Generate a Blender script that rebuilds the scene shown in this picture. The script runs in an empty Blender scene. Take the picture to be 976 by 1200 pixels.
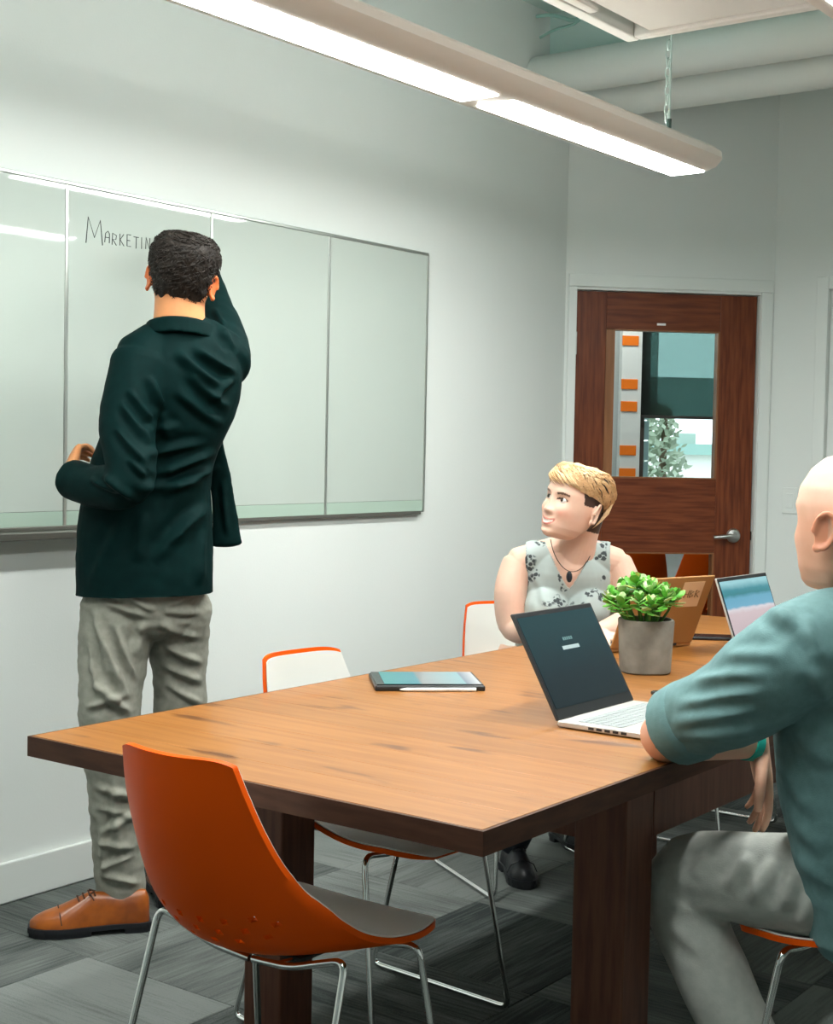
import bpy, bmesh, math, random
import numpy as np
from mathutils import Vector, Matrix, noise
random.seed(7)
scene = bpy.context.scene
col = scene.collection
PI = math.pi

# ------------------------------------------------------------------ camera
CAM = Vector((0, 0, 1.30))
FPX = 1696.467
YAW, PIT, ROL = 0.639527, 0.0453102, 0.0191471
def _rot():
    cy, sy = math.cos(YAW), math.sin(YAW)
    A = np.array([[cy, sy, 0], [0, 0, -1.0], [-sy, cy, 0]])
    cp, sp = math.cos(PIT), math.sin(PIT)
    Rp = np.array([[1, 0, 0], [0, cp, -sp], [0, sp, cp]])
    cr, sr = math.cos(ROL), math.sin(ROL)
    Rr = np.array([[cr, -sr, 0], [sr, cr, 0], [0, 0, 1]])
    return Rr @ Rp @ A
RC = _rot()                         # world -> (right, down, forward)
cam_data = bpy.data.cameras.new('camera')
cam_data.sensor_fit = 'HORIZONTAL'
cam_data.sensor_width = 36.0
cam_data.lens = 36.0 * FPX / 976.0
cam_data.clip_start = 0.05
cam_data.clip_end = 200
cam = bpy.data.objects.new('camera', cam_data)
col.objects.link(cam)
m = Matrix.Identity(4)
for i in range(3):
    m[i][0] = RC[0][i]; m[i][1] = -RC[1][i]; m[i][2] = -RC[2][i]; m[i][3] = CAM[i]
cam.matrix_world = m
scene.camera = cam

# ------------------------------------------------------------------ world (overcast sky outside)
world = bpy.data.worlds.new('sky'); scene.world = world
world.use_nodes = True
bg = world.node_tree.nodes['Background']
bg.inputs[0].default_value = (0.86, 0.95, 1.0, 1)
bg.inputs[1].default_value = 2.0
scene.view_settings.view_transform = 'Standard'
scene.view_settings.look = 'None'
scene.view_settings.gamma = 1.0
scene.view_settings.use_curve_mapping = False
scene.view_settings.exposure = 0.37
LAMP_STRENGTH = 40.0
UP_STRENGTH = 13.0
LAMP_COLOR = (0.97, 1.0, 0.965)

ER = Vector((math.cos(YAW), math.sin(YAW), 0))      # image right on the floor plan
EF = Vector((-math.sin(YAW), math.cos(YAW), 0))     # away from the viewpoint
UP = Vector((0, 0, 1))
def W(u, v, d):
    """point of the room seen at photo pixel (u, v) at distance d"""
    c = np.array([(u - 488) / FPX * d, (v - 600) / FPX * d, d])
    return CAM + Vector(RC.T @ c)
def on_x(u, v, x):
    d = RC.T @ np.array([(u - 488) / FPX, (v - 600) / FPX, 1.0])
    return CAM + Vector(d) * (x / d[0])

# ------------------------------------------------------------------ materials
MATS = {}
def mat(name, color, rough=0.5, metal=0.0, var=None, scale=8.0, stretch=None, bump=0.0, bscale=60.0,
        spec=0.5, emit=None, estr=0.0, trans=0.0, ior=1.45, rand=0.0, sheen=0.0, alpha=1.0, detail=4.0, coat=0.0, attr=None, sss=0.0):
    if name in MATS: return MATS[name]
    M = bpy.data.materials.new(name); M.use_nodes = True
    nt = M.node_tree; N = nt.nodes; L = nt.links
    b = N['Principled BSDF']
    c = (*color, 1)
    b.inputs['Base Color'].default_value = c
    b.inputs['Roughness'].default_value = rough
    b.inputs['Metallic'].default_value = metal
    b.inputs['Specular IOR Level'].default_value = spec
    b.inputs['IOR'].default_value = ior
    b.inputs['Transmission Weight'].default_value = trans
    b.inputs['Alpha'].default_value = alpha
    b.inputs['Coat Weight'].default_value = coat
    if sheen:
        b.inputs['Sheen Weight'].default_value = sheen
    if sss:
        b.inputs['Subsurface Weight'].default_value = sss
        b.inputs['Subsurface Radius'].default_value = (0.02, 0.008, 0.004)
        b.inputs['Subsurface Scale'].default_value = 0.5
    if emit:
        b.inputs['Emission Color'].default_value = (*emit, 1)
        b.inputs['Emission Strength'].default_value = estr
    tc = N.new('ShaderNodeTexCoord')
    vec = tc.outputs['Object']
    if stretch:
        mp = N.new('ShaderNodeMapping'); mp.inputs['Scale'].default_value = stretch
        L.new(vec, mp.inputs['Vector']); vec = mp.outputs['Vector']
    out = None
    if var is not None:
        nz = N.new('ShaderNodeTexNoise'); nz.inputs['Scale'].default_value = scale; nz.inputs['Detail'].default_value = detail
        L.new(vec, nz.inputs['Vector'])
        rp = N.new('ShaderNodeValToRGB'); rp.color_ramp.elements[0].position = 0.35; rp.color_ramp.elements[1].position = 0.65
        rp.color_ramp.elements[0].color = c; rp.color_ramp.elements[1].color = (*var, 1)
        L.new(nz.outputs['Fac'], rp.inputs['Fac']); out = rp.outputs['Color']
    if attr:
        at = N.new('ShaderNodeAttribute'); at.attribute_name = attr
        if out is not None:
            mx = N.new('ShaderNodeMix'); mx.data_type = 'RGBA'; mx.blend_type = 'MULTIPLY'; mx.inputs[0].default_value = 1.0
            L.new(out, mx.inputs[6]); L.new(at.outputs['Color'], mx.inputs[7]); out = mx.outputs[2]
        else:
            out = at.outputs['Color']
    if rand:
        oi = N.new('ShaderNodeObjectInfo')
        mr = N.new('ShaderNodeMapRange'); mr.inputs[3].default_value = 1 - rand; mr.inputs[4].default_value = 1 + rand
        L.new(oi.outputs['Random'], mr.inputs[0])
        hs = N.new('ShaderNodeHueSaturation')
        if out is not None: L.new(out, hs.inputs['Color'])
        else: hs.inputs['Color'].default_value = c
        L.new(mr.outputs[0], hs.inputs['Value']); out = hs.outputs['Color']
    if out is not None: L.new(out, b.inputs['Base Color'])
    if bump:
        n2 = N.new('ShaderNodeTexNoise'); n2.inputs['Scale'].default_value = bscale; n2.inputs['Detail'].default_value = 3
        L.new(vec, n2.inputs['Vector'])
        bp = N.new('ShaderNodeBump'); bp.inputs['Strength'].default_value = bump; bp.inputs['Distance'].default_value = 0.01
        L.new(n2.outputs['Fac'], bp.inputs['Height']); L.new(bp.outputs['Normal'], b.inputs['Normal'])
    MATS[name] = M
    return M

# ------------------------------------------------------------------ object helpers
def tag(o, label=None, cat=None, group=None, kind=None):
    if label: o['label'] = label
    if cat: o['category'] = cat
    if group: o['group'] = group
    if kind: o['kind'] = kind
    return o
def empty(name, loc=(0, 0, 0), rz=0.0):
    o = bpy.data.objects.new(name, None); o.empty_display_size = 0.1
    o.location = loc; o.rotation_euler = (0, 0, rz); col.objects.link(o); return o
def link_mesh(name, me, mt, parent=None):
    o = bpy.data.objects.new(name, me)
    if mt is not None:
        for q in (mt if isinstance(mt, (list, tuple)) else [mt]): me.materials.append(q)
    col.objects.link(o)
    if parent is not None: o.parent = parent
    return o
class MB:
    def __init__(s): s.v = []; s.f = []; s.mi = []; s.cur = 0
    def add(s, v, f):
        n = len(s.v); s.v += [tuple(p) for p in v]
        s.f += [tuple(i + n for i in q) for q in f]; s.mi += [s.cur] * len(f); return s
    def box(s, x0, x1, y0, y1, z0, z1, mtx=None):
        v = [Vector((x, y, z)) for x in (x0, x1) for y in (y0, y1) for z in (z0, z1)]
        if mtx is not None: v = [mtx @ p for p in v]
        return s.add(v, [(0, 1, 3, 2), (4, 6, 7, 5), (0, 4, 5, 1), (2, 3, 7, 6), (0, 2, 6, 4), (1, 5, 7, 3)])
    def bbox(s, x0, x1, y0, y1, z0, z1, b=0.003, seg=2, mtx=None):
        bm = bmesh.new(); bmesh.ops.create_cube(bm, size=1)
        for p in bm.verts:
            p.co = Vector(((x0 + x1) / 2 + p.co.x * (x1 - x0), (y0 + y1) / 2 + p.co.y * (y1 - y0), (z0 + z1) / 2 + p.co.z * (z1 - z0)))
        bmesh.ops.bevel(bm, geom=bm.edges[:], offset=b, segments=seg, affect='EDGES', profile=0.5)
        return s.bm(bm, mtx)
    def bm(s, bm, mtx=None):
        bm.verts.index_update()
        v = [(mtx @ p.co if mtx is not None else p.co.copy()) for p in bm.verts]
        f = [[q.index for q in fc.verts] for fc in bm.faces]; bm.free()
        return s.add(v, f)
    def tube(s, pts, r, n=10, cap=True):
        pts = [Vector(p) for p in pts]; k = len(pts)
        rs = r if isinstance(r, (list, tuple)) else [r] * k
        v = []; prev = None
        for i, p in enumerate(pts):
            t = (pts[min(i + 1, k - 1)] - pts[max(i - 1, 0)]).normalized()
            if prev is None: a = t.orthogonal().normalized()
            else: a = (prev - t * prev.dot(t)).normalized()
            prev = a; b = t.cross(a)
            for j in range(n):
                g = 2 * PI * j / n; v.append(p + (a * math.cos(g) + b * math.sin(g)) * rs[i])
        f = []
        for i in range(k - 1):
            for j in range(n):
                f.append((i * n + j, i * n + (j + 1) % n, (i + 1) * n + (j + 1) % n, (i + 1) * n + j))
        if cap: f.append(tuple(range(n))[::-1]); f.append(tuple(range((k - 1) * n, k * n)))
        return s.add(v, f)
    def lathe(s, prof, n=32, c=(0, 0, 0), mtx=None):
        v = []
        for (r, z) in prof:
            for j in range(n):
                g = 2 * PI * j / n; p = Vector((c[0] + r * math.cos(g), c[1] + r * math.sin(g), c[2] + z))
                v.append(mtx @ p if mtx is not None else p)
        k = len(prof); f = []
        for i in range(k - 1):
            for j in range(n):
                f.append((i * n + j, i * n + (j + 1) % n, (i + 1) * n + (j + 1) % n, (i + 1) * n + j))
        f.append(tuple(range(n))[::-1]); f.append(tuple(range((k - 1) * n, k * n)))
        return s.add(v, f)
    def mesh(s, name='m', smooth=False):
        me = bpy.data.meshes.new(name); me.from_pydata(s.v, [], s.f); me.update()
        if any(s.mi): me.polygons.foreach_set('material_index', s.mi)
        bm = bmesh.new(); bm.from_mesh(me); bmesh.ops.recalc_face_normals(bm, faces=bm.faces); bm.to_mesh(me); bm.free()
        if smooth: smooth_by_angle(me, smooth if isinstance(smooth, float) else 40.0)
        return me
    def build(s, name, mt, parent=None, smooth=False):
        return link_mesh(name, s.mesh(name, smooth), mt, parent)
def smooth_by_angle(me, deg):
    me.polygons.foreach_set('use_smooth', [True] * len(me.polygons))
    if deg >= 179: return
    bm = bmesh.new(); bm.from_mesh(me); lim = math.radians(deg)
    for e in bm.edges:
        if len(e.link_faces) == 2 and e.calc_face_angle(0) > lim: e.smooth = False
    bm.to_mesh(me); bm.free()
def fillet(pts, r, n=6):
    pts = [Vector(p) for p in pts]; out = [pts[0]]
    for i in range(1, len(pts) - 1):
        a = (pts[i - 1] - pts[i]); b = (pts[i + 1] - pts[i]); q = min(r, a.length * .49, b.length * .49)
        p0 = pts[i] + a.normalized() * q; p1 = pts[i] + b.normalized() * q
        for k in range(n + 1):
            t = k / n; out.append(p0 * (1 - t) ** 2 + pts[i] * 2 * t * (1 - t) + p1 * t * t)
    out.append(pts[-1]); return out
def crom(P, t):
    """Catmull-Rom through equally spaced control tuples, t in [0,1]"""
    n = len(P) - 1; x = min(max(t * n, 0), n - 1e-9); i = int(x); u = x - i
    g = lambda k: np.array(P[min(max(k, 0), n)], float)
    a, b, c, d = g(i - 1), g(i), g(i + 1), g(i + 2)
    return 0.5 * ((2 * b) + (c - a) * u + (2 * a - 5 * b + 4 * c - d) * u * u + (3 * b - a - 3 * c + d) * u ** 3)
def copy_tree(o, loc=None, rz=None, parent=None):
    c = o.copy(); col.objects.link(c)
    if parent is not None: c.parent = parent
    if loc is not None: c.location = loc
    if rz is not None: c.rotation_euler = (0, 0, rz)
    for ch in [x for x in bpy.data.objects if x.parent == o]: copy_tree(ch, parent=c)
    return c
def struct(o): o['kind'] = 'structure'; return o
# ------------------------------------------------------------------ the room
m_wall = mat('wall_paint', (0.75, 0.79, 0.765), 0.75, var=(0.765, 0.80, 0.78), scale=1.5, bump=0.05, bscale=180)
m_trim = mat('trim_paint', (0.76, 0.80, 0.775), 0.45)
m_ceil = mat('ceiling_paint', (0.58, 0.76, 0.72), 0.8, var=(0.62, 0.79, 0.75), scale=2)
m_pipe = mat('pipe_paint', (0.74, 0.78, 0.75), 0.55)
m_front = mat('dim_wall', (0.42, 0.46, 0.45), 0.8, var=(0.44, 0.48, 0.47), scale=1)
WX = -3.305; YB = 6.172
YN, XR, ZC = -1.2, 1.6, 3.15
CO = Vector((WX, 5.51, 0))                 # corner board wall / door wall
WD = Vector((0.7185, 0.6955, 0)).normalized()   # along the angled door wall
WN = Vector((-WD.y, WD.x, 0))              # out of the room
DM = Matrix(((WD.x, WN.x, 0, CO.x), (WD.y, WN.y, 0, CO.y), (0, 0, 1, 0), (0, 0, 0, 1)))   # (s, out, z) -> world
S_END = 0.953
b = MB(); b.box(WX - 3.5, XR + 1, YN - 0.2, 11.0, -0.12, -0.006)
floor = struct(b.build('floor', mat('floor_base', (0.03, 0.033, 0.032), 0.9, var=(0.04, 0.042, 0.04), scale=30)))
b = MB(); b.box(WX - 0.14, WX, YN, 5.51, -0.05, ZC); b.box(WX - 0.14, WX, 5.51, 5.55, -0.05, ZC)
struct(b.build('wall_left', m_wall))
b = MB(); b.box(-0.02, 0.035, 0, 0.12, -0.05, ZC, DM); b.box(0.90, S_END + 0.05, 0, 0.12, -0.05, ZC, DM); b.box(0.035, 0.90, 0, 0.12, 2.015, ZC, DM)
struct(b.build('wall_door', m_wall))
# back wall with a window opening
WX0, WX1, WZ0, WZ1 = -2.365, -0.9, 0.95, 2.02
b = MB()
x0 = CO.x + WD.x * S_END
b.box(x0, WX0, YB, YB + 0.14, -0.05, ZC); b.box(WX1, XR, YB, YB + 0.14, -0.05, ZC)
b.box(WX0, WX1, YB, YB + 0.14, -0.05, WZ0); b.box(WX0, WX1, YB, YB + 0.14, WZ1, ZC)
struct(b.build('wall_back', m_wall))
b = MB(); b.box(XR, XR + 0.14, YN, YB + 0.14, -0.05, ZC); struct(b.build('wall_right', m_wall))
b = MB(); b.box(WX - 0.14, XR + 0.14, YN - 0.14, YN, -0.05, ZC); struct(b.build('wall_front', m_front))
b = MB(); b.box(WX - 3.5, XR + 0.14, YN - 0.14, 9.2, ZC, ZC + 0.1); struct(b.build('ceiling', m_ceil))
# baseboards
b = MB(); b.bbox(WX, WX + 0.016, YN, 5.49, 0, 0.115, 0.004); struct(b.build('baseboard_left', m_trim))
b = MB(); b.bbox(x0 + 0.02, XR, YB - 0.016, YB, 0, 0.115, 0.004); struct(b.build('baseboard_back', m_trim))
# window in the back wall
wn = struct(MB().bbox(WX0 - 0.0, WX0 + 0.045, YB + 0.02, YB + 0.09, WZ0, WZ1, 0.004).bbox(WX1 - 0.045, WX1, YB + 0.02, YB + 0.09, WZ0, WZ1, 0.004)
            .bbox(WX0 + 0.045, WX1 - 0.045, YB + 0.02, YB + 0.09, WZ1 - 0.045, WZ1, 0.004).bbox(WX0 + 0.045, WX1 - 0.045, YB + 0.02, YB + 0.09, WZ0, WZ0 + 0.045, 0.004).build('window_1', m_trim))
m_glass = mat('clear_glass', (0.93, 0.98, 0.97), 0.02, trans=1.0, ior=1.05, spec=0.3)
MB().box(WX0 + 0.045, WX1 - 0.045, YB + 0.05, YB + 0.056, WZ0 + 0.045, WZ1 - 0.045).build('pane', m_glass, wn)
MB().bbox(WX0 - 0.055, WX0, YB - 0.012, YB, WZ0 - 0.05, WZ1 + 0.055, 0.004).bbox(WX0, WX1, YB - 0.012, YB, WZ1, WZ1 + 0.055, 0.004).build('window_casing', m_trim, wn)
# door casing (painted like the wall)
b = MB(); b.bbox(0.012, 0.05, -0.012, 0.0, 0, 2.015, 0.003, mtx=DM); b.bbox(0.892, 0.945, -0.012, 0.0, 0, 2.015, 0.003, mtx=DM); b.bbox(0.012, 0.945, -0.012, 0.0, 2.0155, 2.07, 0.003, mtx=DM)
b.box(0.035, 0.052, 0, 0.12, 0, 2.012, DM); b.box(0.890, 0.90, 0, 0.12, 0, 2.012, DM); b.box(0.052, 0.89, 0, 0.12, 2.004, 2.015, DM)
struct(b.build('trim_1', m_trim))
# bulkhead and duct above the angled wall
b = MB(); b.box(WX, XR, 5.33, 5.45, 2.83, ZC); struct(b.build('trim_2', m_ceil))
r = 0.085
pts = [(WX + 0.001 + (XR - WX - .01) * i / 6, 5.235, 2.86) for i in range(7)]
tag(MB().tube(pts, r, 24).build('ceiling_pipe', m_pipe, smooth=True), 'thick white painted pipe running under the ceiling above the wooden door', 'pipe')
pts = [(WX + 0.001 + (XR - WX - .01) * i / 6, 5.42, 2.775) for i in range(7)]
tag(MB().tube(pts, 0.075, 24).build('ceiling_pipe', m_pipe, smooth=True), 'lower white pipe running behind the thick ceiling pipe', 'pipe')
for k, (dy, z0, z1, rr) in enumerate(((5.19, 3.10, 2.98, .008), (5.22, 3.02, 3.06, .006))):
    pts = [(WX + 0.02 + 0.05 * i, dy - 0.004 * i * i, z0 + (z1 - z0) * i / 9 + 0.012 * math.sin(i)) for i in range(10)]
    tag(MB().tube(pts, rr, 8).build('cable', mat('teal_cable', (0.32, 0.55, 0.50), 0.5), smooth=True),
        ('upper' if k == 0 else 'lower') + ' teal cable looping by the ceiling corner above the board wall', 'cable')
# carpet tiles, quarter-turned
def carpet_mat():
    M = bpy.data.materials.new('carpet_tile'); M.use_nodes = True
    N = M.node_tree.nodes; L = M.node_tree.links; bs = N['Principled BSDF']; bs.inputs['Roughness'].default_value = 0.95; bs.inputs['Specular IOR Level'].default_value = 0.15
    tc = N.new('ShaderNodeTexCoord'); oi = N.new('ShaderNodeObjectInfo')
    add = N.new('ShaderNodeVectorMath'); add.operation = 'ADD'
    mul = N.new('ShaderNodeMath'); mul.operation = 'MULTIPLY'; mul.inputs[1].default_value = 37.0
    L.new(oi.outputs['Random'], mul.inputs[0]); L.new(tc.outputs['Object'], add.inputs[0]); L.new(mul.outputs[0], add.inputs[1])
    def nz(scale, st):
        mp = N.new('ShaderNodeMapping'); mp.inputs['Scale'].default_value = st; L.new(add.outputs[0], mp.inputs[0])
        n = N.new('ShaderNodeTexNoise'); n.inputs['Scale'].default_value = scale; n.inputs['Detail'].default_value = 3; L.new(mp.outputs[0], n.inputs[0]); return n.outputs['Fac']
    a = nz(1.0, (2.2, 9, 1)); c = nz(1.0, (6, 110, 1)); d = nz(320, (1, 1, 1))
    def mix(f1, f2, k):
        q = N.new('ShaderNodeMix'); q.inputs[0].default_value = k; L.new(f1, q.inputs[2]); L.new(f2, q.inputs[3]); return q.outputs[0]
    fac = mix(mix(a, c, 0.45), oi.outputs['Random'], 0.30); fac = mix(fac, d, 0.16)
    rp = N.new('ShaderNodeValToRGB'); e = rp.color_ramp.elements
    e[0].position = 0.38; e[0].color = (0.026, 0.033, 0.032, 1); e[1].position = 0.64; e[1].color = (0.165, 0.18, 0.17, 1)
    L.new(fac, rp.inputs[0]); L.new(rp.outputs[0], bs.inputs['Base Color'])
    bp = N.new('ShaderNodeBump'); bp.inputs['Strength'].default_value = 0.5; bp.inputs['Distance'].default_value = 0.004
    L.new(d, bp.inputs['Height']); L.new(bp.outputs[0], bs.inputs['Normal'])
    return M
m_carpet = carpet_mat()
TS = 0.5
tile_me = MB().bbox(-TS / 2 + .0008, TS / 2 - .0008, -TS / 2 + .0008, TS / 2 - .0008, -0.006, 0.0, 0.0015, 1).mesh('carpet_tile')
tile_me.materials.append(m_carpet)
k = 0
for i in range(9):
    for j in range(14):
        x = WX + 0.016 + TS / 2 + i * TS; y = -0.6 + TS / 2 + j * TS
        if y > 6.4 or (x < -2.55 and y > 5.75) or x > 1.3: continue
        o = bpy.data.objects.new('carpet_tile', tile_me); col.objects.link(o); o.parent = floor
        o.location = (x, y, 0); o.rotation_euler = (0, 0, PI / 2 * ((i + j) % 2)); k += 1
# ------------------------------------------------------------------ door
m_wood = mat('mahogany', (0.105, 0.024, 0.009), 0.36, spec=.3, var=(0.20, 0.052, 0.018), scale=3.0, stretch=(22, 22, 1.6), bump=0.04, bscale=3, detail=6)
m_woodh = mat('mahogany_across', (0.105, 0.024, 0.009), 0.36, spec=.3, var=(0.20, 0.052, 0.018), scale=3.0, stretch=(1.6, 22, 22), bump=0.04, bscale=3, detail=6)
m_bead = mat('mahogany_bead', (0.22, 0.085, 0.028), 0.35, var=(0.28, 0.11, 0.04), scale=3.0, stretch=(20, 20, 1.5))
m_steel = mat('brushed_steel', (0.62, 0.62, 0.60), 0.3, metal=1.0)
door = struct(empty('door_1', CO, math.atan2(WD.y, WD.x)))
D0, D1, G0, G1, T0, T1 = 0.056, 0.886, 0.195, 0.718, 0.03, 0.075
def dpart(name, s0, s1, z0, z1, mt, t0=T0, t1=T1, bev=0.002):
    return MB().bbox(s0, s1, t0, t1, z0, z1, bev).build(name, mt, door)
dpart('stile', D0, G0, 0.008, 2.0, m_wood); dpart('stile', G1, D1, 0.008, 2.0, m_wood)
dpart('top_rail', G0, G1, 1.838, 2.0, m_woodh); dpart('middle_rail', G0, G1, 0.845, 1.177, m_woodh); dpart('bottom_rail', G0, G1, 0.008, 0.22, m_woodh)
def frame(name, s0, s1, z0, z1, w):
    bb = MB(); bb.box(s0, s0 + w, T0 - .002, T1 + .002, z0, z1); bb.box(s1 - .008, s1, T0 - .002, T1 + .002, z0, z1)
    bb.box(s0, s1, T0 - .002, T1 + .002, z1 - .006, z1); bb.box(s0, s1, T0 - .002, T1 + .002, z0, z0 + .006); return bb.build(name, m_bead, door)
frame('glazing_bead', G0, G1, 1.177, 1.838, 0.040); frame('glazing_bead', G0, G1, 0.22, 0.845, 0.012)
dpart('pane', G0 + .04, G1 - .008, 1.183, 1.832, m_glass, 0.05, 0.055, 0.0005); dpart('pane', G0 + .012, G1 - .008, 0.226, 0.839, m_glass, 0.05, 0.055, 0.0005)
hd = MB(); ry = Matrix.Rotation(PI / 2, 4, 'X')
hd.lathe([(0.0, 0), (.032, 0), (.033, .004), (.028, .012), (.012, .016), (.012, .045), (.0, .046)], 24, mtx=Matrix.Translation((0.805, T0, 0.925)) @ ry)
hd.tube(fillet([(0.805, T0 - .048, .925), (0.78, T0 - .052, .925), (0.70, T0 - .044, .918)], 0.02), [.011] * 8 + [.008], 12)
hnd = hd.build('handle', m_steel, door, smooth=True); hnd['label'] = 'satin steel lever handle'
for z in (1.72, 0.3):
    MB().tube([(0.046, T0 - .012, z), (0.046, T0 - .012, z + .1)], .008, 12).bbox(0.046, .062, T0 - .004, T0 + .001, z, z + .1, .001).build('hinge', m_steel, door, smooth=True)
MB().bbox(0.885, 0.889, T0 - .006, T0 + .01, .905, .945, .001).build('strike_plate', mat('dark_metal', (.03, .03, .03), .4, metal=.6), door)
MB().bbox(0.425, 0.465, T0 - .004, T0, 1.858, 1.868, .001).build('room_plate', mat('plate_silver', (.75, .75, .72), .35, metal=.8), door)
# light switch on the back wall
sw = empty('light_switch', (-2.515, YB, 1.09)); tag(sw, 'pale wall switch plate right of the wooden door', 'switch')
MB().bbox(-.036, .036, -.008, 0, -.058, .058, .003).build('plate', m_trim, sw); MB().bbox(-.016, .016, -.012, -.006, -.033, .033, .002).build('rocker', m_trim, sw)
# ------------------------------------------------------------------ beyond the door: corridor, window, outdoors
m_cor = mat('corridor_paint', (0.62, 0.64, 0.62), 0.8, var=(0.66, 0.68, 0.66), scale=2)
OFF = 1.5
b = MB()
b.box(-1.5, 0.79, OFF, OFF + .14, -.05, ZC, DM); b.box(1.45, 6.5, OFF, OFF + .14, -.05, ZC, DM); b.box(0.79, 1.45, OFF, OFF + .14, -.05, 0.75, DM); b.box(0.79, 1.45, OFF, OFF + .14, 2.25, ZC, DM)
struct(b.build('wall_corridor', m_cor))
b = MB(); b.box(-1.56, -1.5, 0.12, OFF + .14, -.05, ZC, DM); struct(b.build('wall_corridor_end', m_cor))
wf = struct(MB().box(0.772, 0.80, OFF - .03, OFF + .04, 0.75, 2.25, DM).box(1.42, 1.45, OFF - .03, OFF + .04, 0.75, 2.25, DM).box(.80, 1.42, OFF - .03, OFF + .04, 0.75, 0.79, DM).build('window_2', mat('dark_frame', (.10, .075, .06), .4)))
MB().box(.80, 1.42, OFF, OFF + .006, .79, 2.25, DM).build('pane', m_glass, wf)
b = MB(); b.box(-2.1, XR + .14, 8.0, 8.12, -.05, ZC); b.box(XR, XR + .14, YB + .14, 8.0, -.05, ZC); struct(b.build('wall_sky_blocker', m_cor))  # added unseen wall, keeps bright sky out of the back window and board reflection
# half-lowered roller shade
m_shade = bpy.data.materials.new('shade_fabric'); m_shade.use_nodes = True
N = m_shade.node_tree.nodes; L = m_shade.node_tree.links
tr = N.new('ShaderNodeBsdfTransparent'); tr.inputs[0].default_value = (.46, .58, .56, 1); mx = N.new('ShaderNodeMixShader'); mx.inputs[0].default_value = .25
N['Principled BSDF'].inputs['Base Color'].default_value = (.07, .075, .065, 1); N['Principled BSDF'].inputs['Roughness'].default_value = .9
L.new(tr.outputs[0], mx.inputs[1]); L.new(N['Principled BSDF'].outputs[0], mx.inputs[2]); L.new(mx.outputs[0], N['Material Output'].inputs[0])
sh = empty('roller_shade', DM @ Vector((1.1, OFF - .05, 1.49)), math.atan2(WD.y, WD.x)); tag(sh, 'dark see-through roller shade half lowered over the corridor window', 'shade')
MB().box(-.345, .345, -.002, .0, 0, .72).build('fabric', m_shade, sh); MB().box(-.345, .345, .002, .004, 0, .215).build('added_dark_band', m_shade, sh); MB().box(-.345, -.235, .006, .008, 0, .72).build('side_layer', m_shade, sh)  # lower piece added to stand in for a reflected dark band
MB().bbox(-.345, .345, -.008, .004, -.012, .004, .002).build('hem_bar', mat('shade_bar', (.05, .045, .04), .5), sh)
MB().tube([(-.345, 0, .74), (.345, 0, .74)], .025, 16).build('roller', mat('shade_bar', (.05, .045, .04), .5), sh, smooth=True)
# white post with orange blocks
m_or = mat('orange_block', (0.95, 0.20, 0.008), 0.5); m_wh = mat('white_block', (0.80, 0.80, 0.77), 0.6)
po = empty('striped_post', DM @ Vector((0.70, OFF - .09, 0)), math.atan2(WD.y, WD.x)); tag(po, 'white post with orange blocks seen through the door pane', 'post')
MB().bbox(-.06, .052, -.03, .03, 0, 2.6, .003).build('post_body', m_wh, po)
for (z0, z1) in ((1.15, 1.203), (1.273, 1.327), (1.51, 1.565), (1.63, 1.685), (1.865, 1.918), (0.97, 1.03), (0.75, .81), (2.05, 2.10)):
    MB().bbox(-.061, .030, -.036, -.028, z0, z1, .002).build('orange_block', m_or, po)
# outdoors
m_gr = mat('outdoor_ground', (0.42, 0.44, 0.40), 0.9, var=(.36, .40, .34), scale=3)
b = MB(); b.box(-30, 40, OFF + 0.2, 60, -.9, -.8, DM); struct(b.build('ground', m_gr))
bl = empty('low_building', DM @ Vector((4.9, 12.0, -.8)), math.atan2(WD.y, WD.x)); tag(bl, 'low white building with a teal flat roof outside the corridor window', 'building')
MB().box(-.65, 4.5, 0, 3, 0, 2.06).build('wall', mat('render_white', (.86, .85, .82), .8), bl)
MB().box(-.75, 4.7, -.15, 3.1, 2.06, 2.20).build('roof', mat('teal_roof', (.30, .48, .44), .6), bl)
for x in (-.45, .15): MB().box(x, x + .22, .3, .6, 2.20, 2.34).build('roof_unit', mat('roof_unit', (.35, .45, .40), .7), bl)
m_leafo = mat('outdoor_leaves', (.34, .42, .30), .7, var=(.46, .54, .42), scale=6)
tr_ = empty('tree', DM @ Vector((1.95, 5.0, -.8)), 0); tag(tr_, 'pale green leafy tree outside the corridor window', 'tree')
MB().tube([(0, 0, 0), (.03, 0, .8), (.0, .05, 1.6), (.05, .02, 2.4)], [.07, .055, .045, .02], 8).build('trunk', mat('bark', (.16, .12, .08), .9), tr_, smooth=True)
rnd = random.Random(3); b = MB()
for i in range(1500):
    z = rnd.uniform(.4, 2.45); R = .36 * (1 - abs(z - 1.2) / 1.45) + .05
    a = rnd.uniform(0, 2 * PI); q = R * math.sqrt(rnd.random()); p = Vector((q * math.cos(a), q * math.sin(a), z))
    t = Vector((rnd.gauss(0, 1), rnd.gauss(0, 1), rnd.gauss(0, 1))).normalized(); s_ = t.orthogonal().normalized(); l = rnd.uniform(.05, .09)
    b.add([p, p + t * l * .5 + s_ * l * .3, p + t * l, p + t * l * .5 - s_ * l * .3], [(0, 1, 2, 3)])
b.build('foliage', m_leafo, tr_)['kind'] = 'stuff'
pil = empty('brick_pier', DM @ Vector((0.88, OFF + .55, -.8)), math.atan2(WD.y, WD.x)); tag(pil, 'grey-blue block pier just outside the corridor window', 'pier')
blk = MB().bbox(-.02, .12, 0, .2, .004, .116, .004, 1).mesh('block'); blk.materials.append(mat('pier_block', (.34, .45, .45), .8, rand=.12))
for i in range(30):
    o = bpy.data.objects.new('block', blk); col.objects.link(o); o.parent = pil; o.location = (0, 0, i * .12)

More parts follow.
